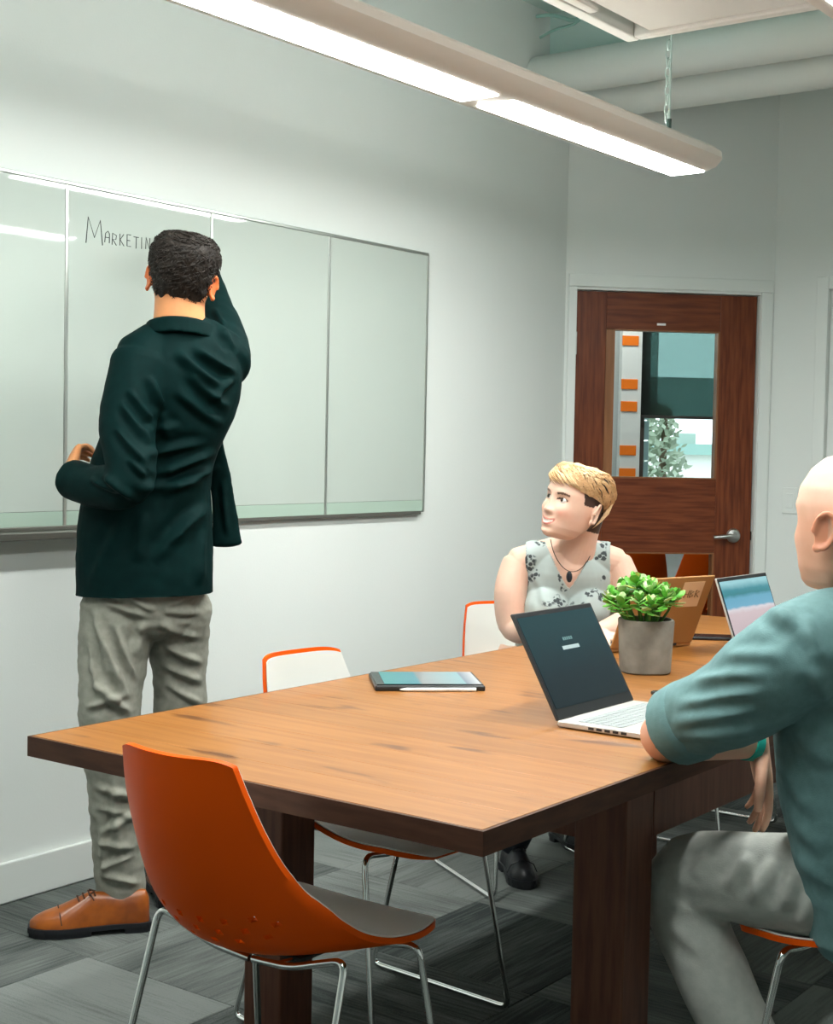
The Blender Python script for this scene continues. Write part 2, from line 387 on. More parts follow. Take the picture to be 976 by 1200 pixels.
# added fill lamp, out of view, brightens the corridor and the striped post
cl = empty('corridor_fill_lamp', DM @ Vector((.5, .85, 2.6)), math.atan2(WD.y, WD.x)); tag(cl, 'added fill lamp brightening the corridor behind the wooden door', 'fill lamp')
MB().bbox(-.6, .6, -.08, .08, .02, .06, .005).build('housing', m_trim, cl); MB().bbox(-.57, .57, -.06, .06, .012, .021, .002).build('diffuser', mat('corridor_fill_glow', (.9, .9, .9), .5, emit=LAMP_COLOR, estr=26), cl)
for x in (-.4, .4): MB().tube([(x, 0, .06), (x, 0, ZC - 2.6)], .005, 8).build('rod', m_trim, cl)
# ------------------------------------------------------------------ whiteboard
m_bglass = mat('board_glass', (0.47, 0.530, 0.490), 0.03, spec=0.5, var=(0.485, 0.545, 0.505), scale=.8)
m_bgreen = mat('board_glass_edge', (0.40, 0.52, 0.44), 0.05, spec=0.5)
m_alu = mat('aluminium', (0.50, 0.53, 0.50), 0.35, metal=0.9)
m_alud = mat('aluminium_dark', (0.16, 0.16, 0.14), 0.45, metal=0.6)
BZ0, BZ1 = 1.05, 2.03
ys = [2.147, 2.726, 3.305, 3.881, 4.461]
wb = empty('whiteboard', (WX, ys[0], BZ0)); tag(wb, 'long glass writing board of four panels on the white wall', 'whiteboard')
for i in range(4):
    y0, y1 = ys[i] - ys[0], ys[i + 1] - ys[0]; H = BZ1 - BZ0
    p = MB().bbox(.004, .020, y0 + .006, y1 - .006, .045, H - .006, .002).build('glass_panel', m_bglass, wb)
    MB().bbox(.004, .0195, y0 + .006, y1 - .006, .004, .0448, .001).build('lower_strip', m_bgreen, p)
    MB().bbox(.0, .022, y1 - .006, y1 + .005, .0, H, .002).build('divider' if i < 3 else 'end_frame', m_alu, wb)
MB().bbox(0, .024, 0, ys[4] - ys[0], BZ1 - BZ0 - .007, BZ1 - BZ0 + .004, .002).build('top_frame', m_alu, wb)
MB().bbox(0, .024, 0, ys[4] - ys[0] - .02, -.008, .004, .002).build('bottom_frame', m_alud, wb)
tr = MB().bbox(0, .075, 0, .80, -.030, -.008, .003).build('pen_tray', m_alud, wb)
# handwriting: MARKETIN..., strokes on the glass
m_ink = mat('marker_ink', (0.03, 0.035, 0.035), 0.6)
GL = {'M': [[(0, 0), (.12, 1), (.5, .25), (.85, .95), (1, 0)]], 'A': [[(0, 0), (.15, .8), (.6, 1), (.85, .8), (.85, 0)], [(.1, .45), (.85, .45)]],
      'R': [[(0, 0), (.1, 1), (.8, .85), (.7, .5), (.1, .5), (.8, 0)]], 'K': [[(.1, 0), (.1, 1)], [(.8, 1), (.15, .5), (.85, 0)]],
      'E': [[(.8, 1), (.1, 1), (.1, 0), (.8, 0)], [(.1, .5), (.65, .5)]], 'T': [[(0, 1), (.95, 1)], [(.5, 1), (.45, 0)]], 'I': [[(.3, 0), (.3, 1)]],
      'N': [[(.05, 0), (.1, 1), (.8, 0), (.85, 1)]], 'G': [[(.85, .9), (.3, 1), (.05, .5), (.3, 0), (.85, .1), (.85, .45), (.5, .45)]]}
b = MB(); y = 2.795; k = 0
for ch in 'MARKETING':
    big = k == 0; wd = .062 if big else (.012 if ch == 'I' else .021); ht = .075 if big else .034; z = 1.868 if big else 1.876 + .002 * math.sin(k * 2.1)
    for st in GL[ch]:
        b.tube([(WX + .0205, y + px * wd, z + pz * ht) for px, pz in st], .0016 if big else .0013, 6)
    y += wd + (.008 if big else .007); k += 1
wr = b.build('handwriting', m_ink, wb); wr.location = -Vector((WX, ys[0], BZ0)); wr['label'] = 'dark handwritten word MARKETING in capitals'

# ------------------------------------------------------------------ pendant lights
m_lamp_body = mat('lamp_body', (0.74, 0.68, 0.62), 0.45)
m_diff = mat('lamp_diffuser', (0.9, 0.9, 0.9), 0.5, emit=LAMP_COLOR, estr=LAMP_STRENGTH)
m_up = mat('lamp_uplight', (0.9, 0.9, 0.9), 0.5, emit=LAMP_COLOR, estr=UP_STRENGTH)
def pendant(name, x, y0, y1, label):
    root = empty(name, (x, y1, 2.25)); tag(root, label, 'pendant light', 'long pendant lights above the table')
    prof = [(-.075, 0), (.075, 0), (.118, .012), (.140, .034), (.138, .055), (.110, .074), (.05, .082), (-.05, .082), (-.110, .074), (-.138, .055), (-.140, .034), (-.118, .012)]
    v = []; n = len(prof); L_ = y1 - y0
    st = [(-.13 * (1 - math.sin(k * PI / 18)), max(.12, math.cos(PI / 2 - k * PI / 18) ** .0 * math.sqrt(max(0, 1 - (1 - (1 - math.sin(k * PI / 18))) ** 2)))) for k in range(9, -1, -1)]
    st += [(-L_ - y_, s_) for y_, s_ in st[::-1]]
    for (yy, sc) in st: v += [(px * sc, yy, .04 + (pz - .04) * (0.45 + .55 * sc)) for px, pz in prof]
    f = []
    for i in range(len(st) - 1):
        for j in range(n): f.append((i * n + j, i * n + (j + 1) % n, (i + 1) * n + (j + 1) % n, (i + 1) * n + j))
    f += [tuple(range(n))[::-1], tuple(range((len(st) - 1) * n, len(st) * n))]
    MB().add(v, f).build('housing', m_lamp_body, root, smooth=True)
    e = -.075
    while e - 1.20 > -L_ + .02:
        MB().bbox(-.062, .062, e - 1.185, e, -.004, .004, .002).build('diffuser', m_diff, root); e -= 1.262
    sg = -1 if x < -1.6 else 1
    MB().bbox(-.032, .032, -L_ + .12, -.12, -.004, .004, .002, mtx=Matrix.Translation((sg * .102, 0, .080)) @ Matrix.Rotation(sg * .95, 4, 'Y')).build('uplight', m_up, root)
    for yy in (-.22, -L_ + .3):
        c = MB().tube([(0, yy, .15), (0, yy, ZC - 2.25 - .02)], .0035, 8).build('hanger_cable', mat('hanger', (.62, .72, .68), .4, metal=.3), root, smooth=True)
        b = MB()
        for q in range(9):
            z = .16 + q * .030; a = 0 if q % 2 else PI / 2
            pts = [(-.010 + .009 * math.cos(t) * math.cos(a), yy + .009 * math.cos(t) * math.sin(a), z + .018 * math.sin(t)) for t in [2 * PI * s / 10 for s in range(11)]]
            b.tube(pts, .0028, 6, False)
        b.build('chain', mat('hanger', (.62, .72, .68), .4, metal=.3), c)
        b = MB().tube([(0, yy, .08), (0, yy, .155)], .008, 10)
        b.tube([(-.028 + .0, yy, .085), (-.026, yy, .11), (0, yy, .125), (.024, yy, .11), (.03, yy, .082)], .0025, 6)
        b.build('cable_grip', mat('grip_dark', (.03, .06, .05), .5), c, smooth=True)
    return root
pendant('pendant_light', -2.255, -1.0 + .6, 4.62, 'long white pendant light hanging near the board wall')
pendant('pendant_light', -1.10, -.4, 4.62, 'long pendant light hanging over the right side of the table')
# suspended ceiling panel over the table
cp = empty('ceiling_panel', (-2.28, 1.2, 2.6)); tag(cp, 'white suspended ceiling panel at the top right corner', 'ceiling panel')
m_cp = mat('ceiling_panel_white', (.66, .63, .59), .6)
MB().bbox(.10, 1.35, 0.05, 2.90, .012, .05, .004).build('panel_face', m_cp, cp)
MB().bbox(0, .045, 0, 2.945, 0, .055, .006).bbox(.0455, 1.4, 2.90, 2.945, 0, .055, .006).build('panel_frame', m_cp, cp)
MB().bbox(.058, .095, 0.05, 2.60, -.006, .05, .010).build('panel_rib', m_cp, cp)
for (x, y) in ((.2, .3), (1.2, .3), (.2, 2.6), (1.2, 2.6)): MB().tube([(x, y, .05), (x, y, ZC - 2.6)], .004, 8).build('hanger_wire', mat('hanger', (.62, .72, .68), .4), cp)
# ------------------------------------------------------------------ table
m_top = mat('oak_top', (0.245, 0.089, 0.0140), 0.40, var=(0.315, 0.128, 0.028), scale=2.2, stretch=(1.6, 26, 26), bump=0.03, bscale=2.0, rand=0.07, detail=6, coat=.15)
nt_ = m_top.node_tree; N = nt_.nodes; L = nt_.links; tc_ = N.new('ShaderNodeTexCoord'); oi_ = N.new('ShaderNodeObjectInfo')
ad_ = N.new('ShaderNodeVectorMath'); ad_.operation = 'ADD'; L.new(tc_.outputs['Object'], ad_.inputs[0]); L.new(oi_.outputs['Location'], ad_.inputs[1])
mp_ = N.new('ShaderNodeMapping'); mp_.inputs['Scale'].default_value = (5, 15, 5); L.new(ad_.outputs[0], mp_.inputs[0]); nz_ = N.new('ShaderNodeTexNoise'); nz_.inputs['Scale'].default_value = 1.0; nz_.inputs['Detail'].default_value = 2; L.new(mp_.outputs[0], nz_.inputs[0])
rp_ = N.new('ShaderNodeValToRGB'); rp_.color_ramp.elements[0].position = .27; rp_.color_ramp.elements[0].color = (.42, .36, .34, 1); rp_.color_ramp.elements[1].position = .37; rp_.color_ramp.elements[1].color = (1, 1, 1, 1); L.new(nz_.outputs['Fac'], rp_.inputs[0])
mx_ = N.new('ShaderNodeMix'); mx_.data_type = 'RGBA'; mx_.blend_type = 'MULTIPLY'; mx_.inputs[0].default_value = 1.0; lk_ = N['Principled BSDF'].inputs['Base Color'].links[0]; src_ = lk_.from_socket
L.new(src_, mx_.inputs[6]); L.new(rp_.outputs[0], mx_.inputs[7]); L.new(mx_.outputs[2], N['Principled BSDF'].inputs['Base Color'])
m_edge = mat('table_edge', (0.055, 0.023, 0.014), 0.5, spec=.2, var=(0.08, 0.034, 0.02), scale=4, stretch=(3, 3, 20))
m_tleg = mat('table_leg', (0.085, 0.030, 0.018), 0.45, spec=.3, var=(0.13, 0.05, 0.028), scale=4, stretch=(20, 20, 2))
TX0, TX1, TY0, TY1 = -2.163, -1.143, 1.712, 4.49
tb = empty('meeting_table', ((TX0 + TX1) / 2, (TY0 + TY1) / 2, 0)); tag(tb, 'long wooden plank meeting table in the middle of the room', 'table')
hx, hy = (TX1 - TX0) / 2, (TY1 - TY0) / 2
NP = 24; pw = (2 * hy - .012) / NP
pl = MB().bbox(-hx + .006, hx - .006, -pw / 2 + .0003, pw / 2 - .0003, .716, .750, .0004, 1).mesh('plank'); pl.materials.append(m_top)
for i in range(NP):
    o = bpy.data.objects.new('plank', pl); col.objects.link(o); o.parent = tb; o.location = (0, -hy + .006 + pw * (i + .5), 0)
for nm, a in (('edge', (-hx, hx, -hy, -hy + .006)), ('edge', (-hx, hx, hy - .006, hy)), ('edge', (-hx, -hx + .006, -hy + .006, hy - .006)), ('edge', (hx - .006, hx, -hy + .006, hy - .006))):
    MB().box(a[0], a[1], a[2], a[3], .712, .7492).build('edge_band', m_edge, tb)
LY = 2.245 - (TY0 + TY1) / 2; LW = .105
for sx in (-1, 1):
    for sy in (-1, 1):
        x1 = sx * (hx - .055); y1 = sy * -LY
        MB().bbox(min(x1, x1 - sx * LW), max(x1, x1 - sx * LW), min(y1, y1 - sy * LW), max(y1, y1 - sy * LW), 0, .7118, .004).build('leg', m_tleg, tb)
ax = hx - .055
for s in (-1, 1):
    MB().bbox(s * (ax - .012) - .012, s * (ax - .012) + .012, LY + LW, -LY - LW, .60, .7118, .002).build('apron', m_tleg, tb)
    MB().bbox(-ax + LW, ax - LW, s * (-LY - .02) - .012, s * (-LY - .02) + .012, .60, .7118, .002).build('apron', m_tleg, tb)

# ------------------------------------------------------------------ chairs
m_orange = mat('orange_plastic', (0.74, 0.086, 0.0015), 0.42, spec=.12)
m_white = mat('white_plastic', (0.74, 0.74, 0.70), 0.35)
m_chrome = mat('chrome', (0.75, 0.76, 0.75), 0.12, metal=1.0)
PROF = [(-.258, .810), (-.248, .735), (-.233, .660), (-.213, .590), (-.182, .525), (-.132, .475), (-.065, .447), (.01, .435), (.085, .432), (.155, .436), (.215, .443), (.258, .440), (.272, .430)]
HALF = [.124, .139, .155, .172, .190, .203, .211, .215, .214, .208, .192, .155, .095]
CURL = [.030, .040, .055, .072, .086, .088, .074, .052, .034, .020, .010, .003, .0]
def chair_grids():
    NT, NS = 64, 33; Wd = []
    pc = list(zip([p[0] for p in PROF], [p[1] for p in PROF], HALF, CURL))
    for i in range(NT + 1):
        t = i / NT; q = crom(pc, t); d = crom(pc, min(t + .01, 1)) - crom(pc, max(t - .01, 0))
        T = Vector((0, d[0], d[1])).normalized(); Nn = Vector((0, -T.z, T.y)); Nn = Nn if Nn.z > 0 or Nn.y > 0 else -Nn
        # inner side: forward on the back, up on the seat
        if Nn.dot(Vector((0, .7, .7))) < 0: Nn = -Nn
        row = []
        for j in range(NS):
            s = -1 + 2 * j / (NS - 1); e = abs(s)
            lift = q[3] * e ** 2.2
            tip = 0
            if i < 5: tip = -.012 * (e ** 6) * (1 - i / 5)       # rounded top corners
            p = Vector((s * q[2], q[0], q[1])) + Nn * lift + Vector((0, 0, tip))
            row.append((p, Nn, T, s))
        Wd.append(row)
    return Wd, NT, NS
def chair_shell(lo, hi, inset, holes=True):
    Wd, NT, NS = chair_grids(); v = []; f = []; bm = bmesh.new(); keep = {}
    k0, k1 = (0, NT) if not inset else (1, NT)
    def vert(i, j, off):
        if (i, j, off) not in keep:
            p, Nn, T, s = Wd[i][j]
            x = p + Nn * off
            if inset: x.x *= (1 - .018 * abs(s) ** 8)
            keep[(i, j, off)] = bm.verts.new(x)
        return keep[(i, j, off)]
    def hole(i, j):
        if not holes: return False
        if not 20 <= i <= 25: return False
        r = (i - 20); row = r // 2
        if r % 2: return False
        jj = j - (3 if row % 2 else 1)
        return 3 <= j <= NS - 5 and jj % 4 == 0
    cells = {(i, j) for i in range(k0, k1) for j in range(NS - 1) if not hole(i, j)}
    for (i, j) in cells:
        a = [(i, j), (i, j + 1), (i + 1, j + 1), (i + 1, j)]
        bm.faces.new([vert(*q, hi) for q in a]); bm.faces.new([vert(*q, lo) for q in a[::-1]])
        for (c, e0, e1) in (((i - 1, j), a[0], a[1]), ((i, j + 1), a[1], a[2]), ((i + 1, j), a[2], a[3]), ((i, j - 1), a[3], a[0])):
            if c not in cells: bm.faces.new([vert(*e1, hi), vert(*e0, hi), vert(*e0, lo), vert(*e1, lo)])
    bmesh.ops.recalc_face_normals(bm, faces=bm.faces)
    me = bpy.data.meshes.new('shell'); bm.to_mesh(me); bm.free(); smooth_by_angle(me, 50.0); return me
CH = empty('shell_chair')
link_mesh('shell', chair_shell(-.002, .0085, False), m_orange, CH)
link_mesh('seat_liner', chair_shell(.0087, .0115, True), m_white, CH)
for s in (-1, 1):
    side = fillet([(s * .004, .15, .420), (s * .10, .155, .421), (s * .195, .165, .436), (s * .232, .235, .008), (s * .232, -.190, .008), (s * .214, -.058, .474), (s * .165, -.055, .458), (s * .09, -.050, .432), (s * .004, -.048, .426)], .028, 6)
    MB().tube(side, .0065, 10).build('sled_leg', m_chrome, CH, smooth=True)
for s in (-1, 1):
    MB().tube([(s * .05, -.048, .427), (s * .05, .04, .417), (s * .05, .15, .417)], .005, 10).build('seat_bar', m_chrome, CH, smooth=True)
MB().bbox(-.07, .07, .0, .12, .420, .429, .003).build('mount_plate', mat('dark_metal', (.03, .03, .03), .4, metal=.6), CH)
G = 'orange and white shell chairs'
F2 = lambda a: math.radians(a) - PI / 2         # heading (degrees from +X) to rz
CH.location = (-1.658, 1.832, 0); CH.rotation_euler = (0, 0, F2(90)); tag(CH, 'orange backed shell chair at the near end of the table', 'chair', G)
for (x, y, h, lb) in ((-2.025, 2.565, -4, 'white seated chair with an orange rim pushed under the table beside the standing man'),
                      (-2.33, 3.745, -30, 'white shell chair with an orange rim that the woman sits on'),
                      (-2.20, 4.56, 0, 'shell chair beyond the woman at the far left of the table'),
                      (-.795, 2.575, 180, 'orange shell chair that the bald man sits on'),
                      (-1.62, 4.86, -90, 'shell chair at the far end of the table')):
    c = copy_tree(CH, (x, y, 0), F2(h)); tag(c, lb, 'chair', G)
for (s, o_, h, lb) in ((.52, .75, 134, 'left orange chair seen through the lower door pane'), (.97, 1.05, 134, 'right orange chair seen through the lower door pane')):
    q = DM @ Vector((s, o_, 0)); c = copy_tree(CH, (q.x, q.y, 0), F2(h)); tag(c, lb, 'chair', 'chairs beyond the door')

# ------------------------------------------------------------------ laptops
m_silver = mat('laptop_silver', (.62, .60, .57), .35, metal=.6)
m_blackp = mat('black_plastic', (.018, .020, .022), .35)
m_keys = mat('laptop_keys', (.28, .31, .31), .5)
def screen_mat(name, stops, estr, rot=0, noise_amt=0.0):
    M = bpy.data.materials.new(name); M.use_nodes = True; N = M.node_tree.nodes; L = M.node_tree.links; b = N['Principled BSDF']
    b.inputs['Base Color'].default_value = (.008, .01, .012, 1); b.inputs['Roughness'].default_value = .12
    tc = N.new('ShaderNodeTexCoord'); sp = N.new('ShaderNodeSeparateXYZ'); L.new(tc.outputs['Generated'], sp.inputs[0])
    fac = sp.outputs[2]
    if noise_amt:
        nz = N.new('ShaderNodeTexNoise'); nz.inputs['Scale'].default_value = 6; nz.inputs['Detail'].default_value = 6; L.new(tc.outputs['Generated'], nz.inputs[0])
        mm = N.new('ShaderNodeMath'); mm.operation = 'MULTIPLY_ADD'; mm.inputs[1].default_value = noise_amt; L.new(nz.outputs['Fac'], mm.inputs[0]); L.new(fac, mm.inputs[2]); fac = mm.outputs[0]
    rp = N.new('ShaderNodeValToRGB'); el = rp.color_ramp.elements
    while len(el) < len(stops): el.new(.5)
    for e, (p, c) in zip(el, stops): e.position = p; e.color = (*c, 1)
    L.new(fac, rp.inputs[0]); L.new(rp.outputs[0], b.inputs['Emission Color']); b.inputs['Emission Strength'].default_value = estr
    return M
def laptop(name, loc, rz, w, d, lidlen, lean, label, m_body, m_lid, m_scr, extra=None):
    """local: hinge along x at y=0, base towards -y, screen faces -y"""
    root = empty(name, loc, rz); tag(root, label, 'laptop')
    base = MB().bbox(-w / 2, w / 2, -d, .004, .002, .014, .003).build('base', m_body, root)
    for (x, y) in ((-.4, -.1), (.4, -.1), (-.4, -.9), (.4, -.9)): MB().bbox(x * w - .012, x * w + .012, y * d - .004, y * d + .004, 0, .003, .0008).build('foot', m_blackp, base)
    kb = MB()
    for r in range(6):
        for c in range(14): kb.bbox(-w * .44 + c * w * .88 / 14 + .001, -w * .44 + (c + 1) * w * .88 / 14 - .001, -d * .14 - (r + 1) * d * .075 + .001, -d * .14 - r * d * .075 - .001, .0136, .0152, .0004, 1)
    kb.build('keyboard', m_keys, base); MB().bbox(-.05, .05, -d * .95, -d * .66, .0137, .0145, .0003, 1).build('touchpad', mat('touchpad', (.55, .54, .52), .4), base)
    for k in range(5): MB().box(-w / 2 - .0006, -w / 2 + .002, -d * .30 - k * .018 - .012, -d * .30 - k * .018, .005, .010).build('port', m_blackp, base)
    mt = Matrix.Translation((0, .002, .014)) @ Matrix.Rotation(-lean, 4, 'X')
    lid = MB().bbox(-w / 2, w / 2, 0, .006, 0, lidlen, .0025, mtx=mt).build('lid', m_lid, root)
    MB().bbox(-w / 2 + .002, w / 2 - .002, -.0012, .0, .002, lidlen - .002, .0005, 1, mtx=mt).build('bezel', m_blackp, lid)
    s = MB().box(-w / 2 + .008, w / 2 - .008, -.0022, -.0013, .022, lidlen - .012); me = s.mesh('screen'); sc = link_mesh('screen', me, m_scr, lid)
    sc.matrix_local = mt
    MB().tube([(-w * .3, .004, .010), (w * .3, .004, .010)], .005, 10).build('hinge', m_blackp, root, smooth=True)
    if extra: extra(root, lid, mt)
    return root
def dark_text(root, lid, mt):
    m_t = mat('screen_text', (.1, .12, .12), .4, emit=(.55, .72, .72), estr=.55); m_t2 = mat('screen_text_dim', (.05, .07, .07), .4, emit=(.12, .28, .28), estr=.5)
    MB().box(-.032, .034, -.0030, -.0023, .138, .146, mt).build('login_field', m_t, lid); 
    b = MB()
    for k in range(5): b.box(-.018 + k * .008, -.012 + k * .008, -.0030, -.0023, .158, .165, mt)
    b.build('screen_text', m_t2, lid)
s1 = screen_mat('screen_dark', [(0, (.004, .010, .013)), (.5, (.008, .020, .026)), (1.0, (.012, .045, .052))], .9, noise_amt=.3)
laptop('laptop', (-1.462, 2.6075, .75), PI / 2, .315, .222, .232, math.radians(29.5), 'open silver laptop with a dark login screen near the bald man', m_silver, mat('lid_dark', (.05, .05, .05), .4, metal=.3), s1, dark_text)
m_gold = mat('tan_lid', (.42, .215, .075), .45, metal=.15, var=(.45, .235, .085), scale=6)
def sticker(root, lid, mt):
    st = MB().box(-.122, -.042, .0061, .0068, .118, .196, mt).build('sticker', mat('sticker_paper', (.80, .55, .33), .6), lid)
    b = MB(); LT = {'H': [[(0, 0), (0, 1)], [(0, .5), (.8, .45)], [(.8, 0), (.8, 1)]], 'B': [[(0, 0), (0, 1), (.7, .8), (.1, .5), (.8, .25), (0, 0)]], 'R': [[(0, 0), (0, 1), (.75, .8), (.1, .5), (.8, 0)]]}
    x = -.056
    for ch in 'HBR':
        for stt in LT[ch]: b.tube([mt @ Vector((x - px * .018, .0071, .148 + pz * .022)) for px, pz in stt], .0013, 5)
        x -= .021
    b.build('sticker_print', mat('sticker_ink', (.22, .13, .06), .6), st)
h2 = math.radians(72)
Bq = Vector((-1.81, 3.743, .75)); hv = Vector((math.cos(h2), math.sin(h2), 0))
c2 = Bq - hv * .155
# screen faces the woman; local x runs along -h
s2 = screen_mat('screen_plain', [(0, (.1, .12, .13)), (1, (.25, .28, .3))], .6)
laptop('laptop', c2, h2 + PI, .31, .20, .212, math.radians(23), 'tan laptop lid with a paper sticker seen from behind, next to the potted plant', m_gold, m_gold, s2, sticker)
s3 = screen_mat('screen_beach', [(0, (.42, .33, .36)), (.50, (.50, .40, .42)), (.56, (.55, .52, .55)), (.60, (.12, .32, .45)), (.74, (.10, .30, .42)), (.80, (.02, .17, .20)), (.88, (.03, .20, .24)), (1.0, (.25, .48, .52))], .95, noise_amt=.08)
laptop('laptop', (-1.612, 3.795, .75), PI / 2 - .03, .31, .21, .205, math.radians(20), 'open laptop showing a beach picture behind the bald man\'s shoulder', m_silver, m_silver, s3)

# ------------------------------------------------------------------ tablet, pen, phones
tbv = Vector((.177, .165, 0)); ta = math.atan2(tbv.y, tbv.x)
td = empty('tablet', (-1.965, 2.690, .75), ta); tag(td, 'tablet in a dark folio with a bright blue screen lying on the table', 'tablet')
MB().bbox(-.125, .125, -.095, .095, 0, .012, .003).build('folio', m_blackp, td)
sp_ = MB().bbox(-.121, .121, -.090, .090, .0118, .0150, .001).build('tablet_body', mat('tablet_glass', (.012, .016, .02), .15), td)
M = bpy.data.materials.new('tablet_screen'); M.use_nodes = True; N = M.node_tree.nodes; L = M.node_tree.links; bb = N['Principled BSDF']; bb.inputs['Base Color'].default_value = (.02, .03, .03, 1); bb.inputs['Roughness'].default_value = .12
tc = N.new('ShaderNodeTexCoord'); sx = N.new('ShaderNodeSeparateXYZ'); L.new(tc.outputs['Generated'], sx.inputs[0]); rp = N.new('ShaderNodeValToRGB'); el = rp.color_ramp.elements
for e, (p, c) in zip([el[0], el[1], el.new(.4), el.new(.36), el.new(.84), el.new(.86)], ((0, (.02, .42, .42)), (1, (.22, .32, .36)), (.40, (.30, .62, .66)), (.36, (.06, .38, .48)), (.84, (.34, .66, .70)), (.86, (.22, .30, .42)))): e.position = p; e.color = (*c, 1)
L.new(sx.outputs[0], rp.inputs[0]); L.new(rp.outputs[0], bb.inputs['Emission Color']); bb.inputs['Emission Strength'].default_value = .55
MB().box(-.103, .116, -.086, .086, .0150, .0156).build('screen', M, sp_)
pn = empty('stylus', Vector((-1.965, 2.690, .7545)) + Matrix.Rotation(ta, 3, 'Z') @ Vector((.015, -.0995, 0)), ta); tag(pn, 'white stylus lying along the front edge of the tablet', 'stylus')
MB().tube([(-.085, 0, 0), (-.07, 0, 0), (.075, 0, 0)], [.0012, .0042, .0042], 12).build('barrel', mat('stylus_white', (.85, .85, .83), .3), pn, smooth=True); MB().tube([(.0755, 0, 0), (.088, 0, 0)], .0042, 12).build('cap', mat('stylus_white', (.85, .85, .83), .3), pn, smooth=True)
def phone(loc, rz, label):
    r = empty('phone', loc, rz); tag(r, label, 'phone', 'black phones on the table')
    MB().bbox(-.037, .037, -.075, .075, 0, .009, .003).build('body', m_blackp, r); MB().bbox(-.034, .034, -.071, .071, .0088, .0096, .0003, 1).build('screen', mat('phone_glass', (.01, .012, .014), .08), r)
    MB().bbox(-.030, -.012, .048, .066, -.0004, .0006, .0002, 1).build('camera', m_blackp, r)
phone((-1.435, 2.965, .7505), ta - 1.57 + .2, 'black phone lying behind the silver laptop')
phone((-1.83, 3.93, .7505), .64 - 1.57 - .1, 'black phone lying between the tan laptop and the beach picture laptop')

# ------------------------------------------------------------------ potted plant
pp = empty('potted_plant', (-1.677, 3.220, .75)); tag(pp, 'leafy green succulent in a square grey concrete pot', 'potted plant')
m_conc = mat('concrete', (.135, .122, .10), .85, var=(.23, .21, .175), scale=14, bump=.15, bscale=90, detail=8)
bm_ = bmesh.new()
def ring(rad, z, n=40, p=2.6):
    out = []
    for k in range(n):
        a = 2 * PI * k / n; c, s = math.cos(a), math.sin(a); rr = rad / (abs(c) ** p + abs(s) ** p) ** (1 / p); out.append((rr * c, rr * s, z))
    return out
rows = [ring(.0, 0.0), ring(.058, 0), ring(.062, .004), ring(.068, .130), ring(.066, .133), ring(.060, .133), ring(.058, .118), ring(0.0, .116)]
b = MB(); v = [p for r_ in rows for p in r_]; f = []
for i in range(len(rows) - 1):
    for j in range(40): f.append((i * 40 + j, i * 40 + (j + 1) % 40, (i + 1) * 40 + (j + 1) % 40, (i + 1) * 40 + j))
b.add(v, f).build('pot', m_conc, pp, smooth=True).rotation_euler = (0, 0, YAW + .05)
rows = [ring(.0, .1175), ring(.057, .1175), ring(.05, .122), ring(.0, .124)]
b = MB(); v = [p for r_ in rows for p in r_]; f = []
for i in range(3):
    for j in range(40): f.append((i * 40 + j, i * 40 + (j + 1) % 40, (i + 1) * 40 + (j + 1) % 40, (i + 1) * 40 + j))
b.add(v, f).build('soil', mat('soil', (.03, .02, .014), .95, var=(.06, .04, .03), scale=60, bump=.6, bscale=120), pp).rotation_euler = (0, 0, YAW + .05)
def leaf_mesh(nm, wd, th):
    n = 8; v = []; f = []
    st = [(0, .12, .4), (.18, .45, .8), (.42, .9, 1), (.68, 1.0, .9), (.88, .68, .6), (.97, .32, .4)]
    for (t, w_, h_) in st:
        for k in range(n):
            a = 2 * PI * k / n; v.append((w_ * wd * math.cos(a), t, h_ * th * math.sin(a) + .16 * t * t))
    for i in range(len(st) - 1):
        for k in range(n): f.append((i * n + k, i * n + (k + 1) % n, (i + 1) * n + (k + 1) % n, (i + 1) * n + k))
    f += [tuple(range(n))[::-1], tuple(range((len(st) - 1) * n, len(st) * n))]
    return MB().add(v, f).mesh(nm, True)
m_leaf = mat('succulent_leaf', (.05, .26, .022), .35, var=(.16, .46, .06), scale=1.2, rand=.30, spec=.5)
m_leafy = mat('succulent_leaf_pale', (.26, .48, .12), .35, var=(.58, .74, .40), scale=1.2, rand=.2)
m_leafo2 = mat('succulent_leaf_ochre', (.22, .28, .03), .4, var=(.34, .30, .05), scale=1.2, rand=.2)
lms = []
for mt_ in (m_leaf, m_leafy, m_leafo2):
    q = leaf_mesh('leaf', .36, .07); q.materials.append(mt_); lms.append(q)
rnd = random.Random(11); heads = []
for k in range(20):
    a = k * 2.399; rr = .092 * math.sqrt((k + .5) / 20); hz = .118 + .095 * (1 - (rr / .125) ** 2) * rnd.uniform(.72, 1.05) + .022
    heads.append(Vector((rr * math.cos(a), rr * math.sin(a), hz)) - ER * .014)
for hd_ in heads:
    rt = Vector((hd_.x * .45, hd_.y * .45, .116)); MB().tube([rt, (rt + hd_) / 2 + Vector((hd_.x, hd_.y, 0)) * .08, hd_], [.004, .0035, .003], 6).build('stem', mat('stem', (.07, .20, .03), .6), pp, smooth=True)
    for j in range(14):
        az = j * 2.399 + rnd.uniform(-.3, .3); el_ = math.radians([70, 60, 50, 45, 38, 30, 24, 18, 12, 6, 0, -8, -14, -20][j] + rnd.uniform(-8, 8))
        ln = rnd.uniform(.024, .036) * (.72 if j < 3 else 1)
        o = bpy.data.objects.new('leaf', lms[0 if rnd.random() < .66 else (1 if rnd.random() < .78 else 2)]); col.objects.link(o); o.parent = pp
        o.location = hd_ - UP * (.0022 * j)
        o.rotation_euler = (Matrix.Rotation(az, 3, 'Z') @ Matrix.Rotation(el_, 3, 'X') @ Matrix.Rotation(rnd.uniform(-.4, .4), 3, 'Y')).to_euler(); o.scale = (ln, ln, ln)
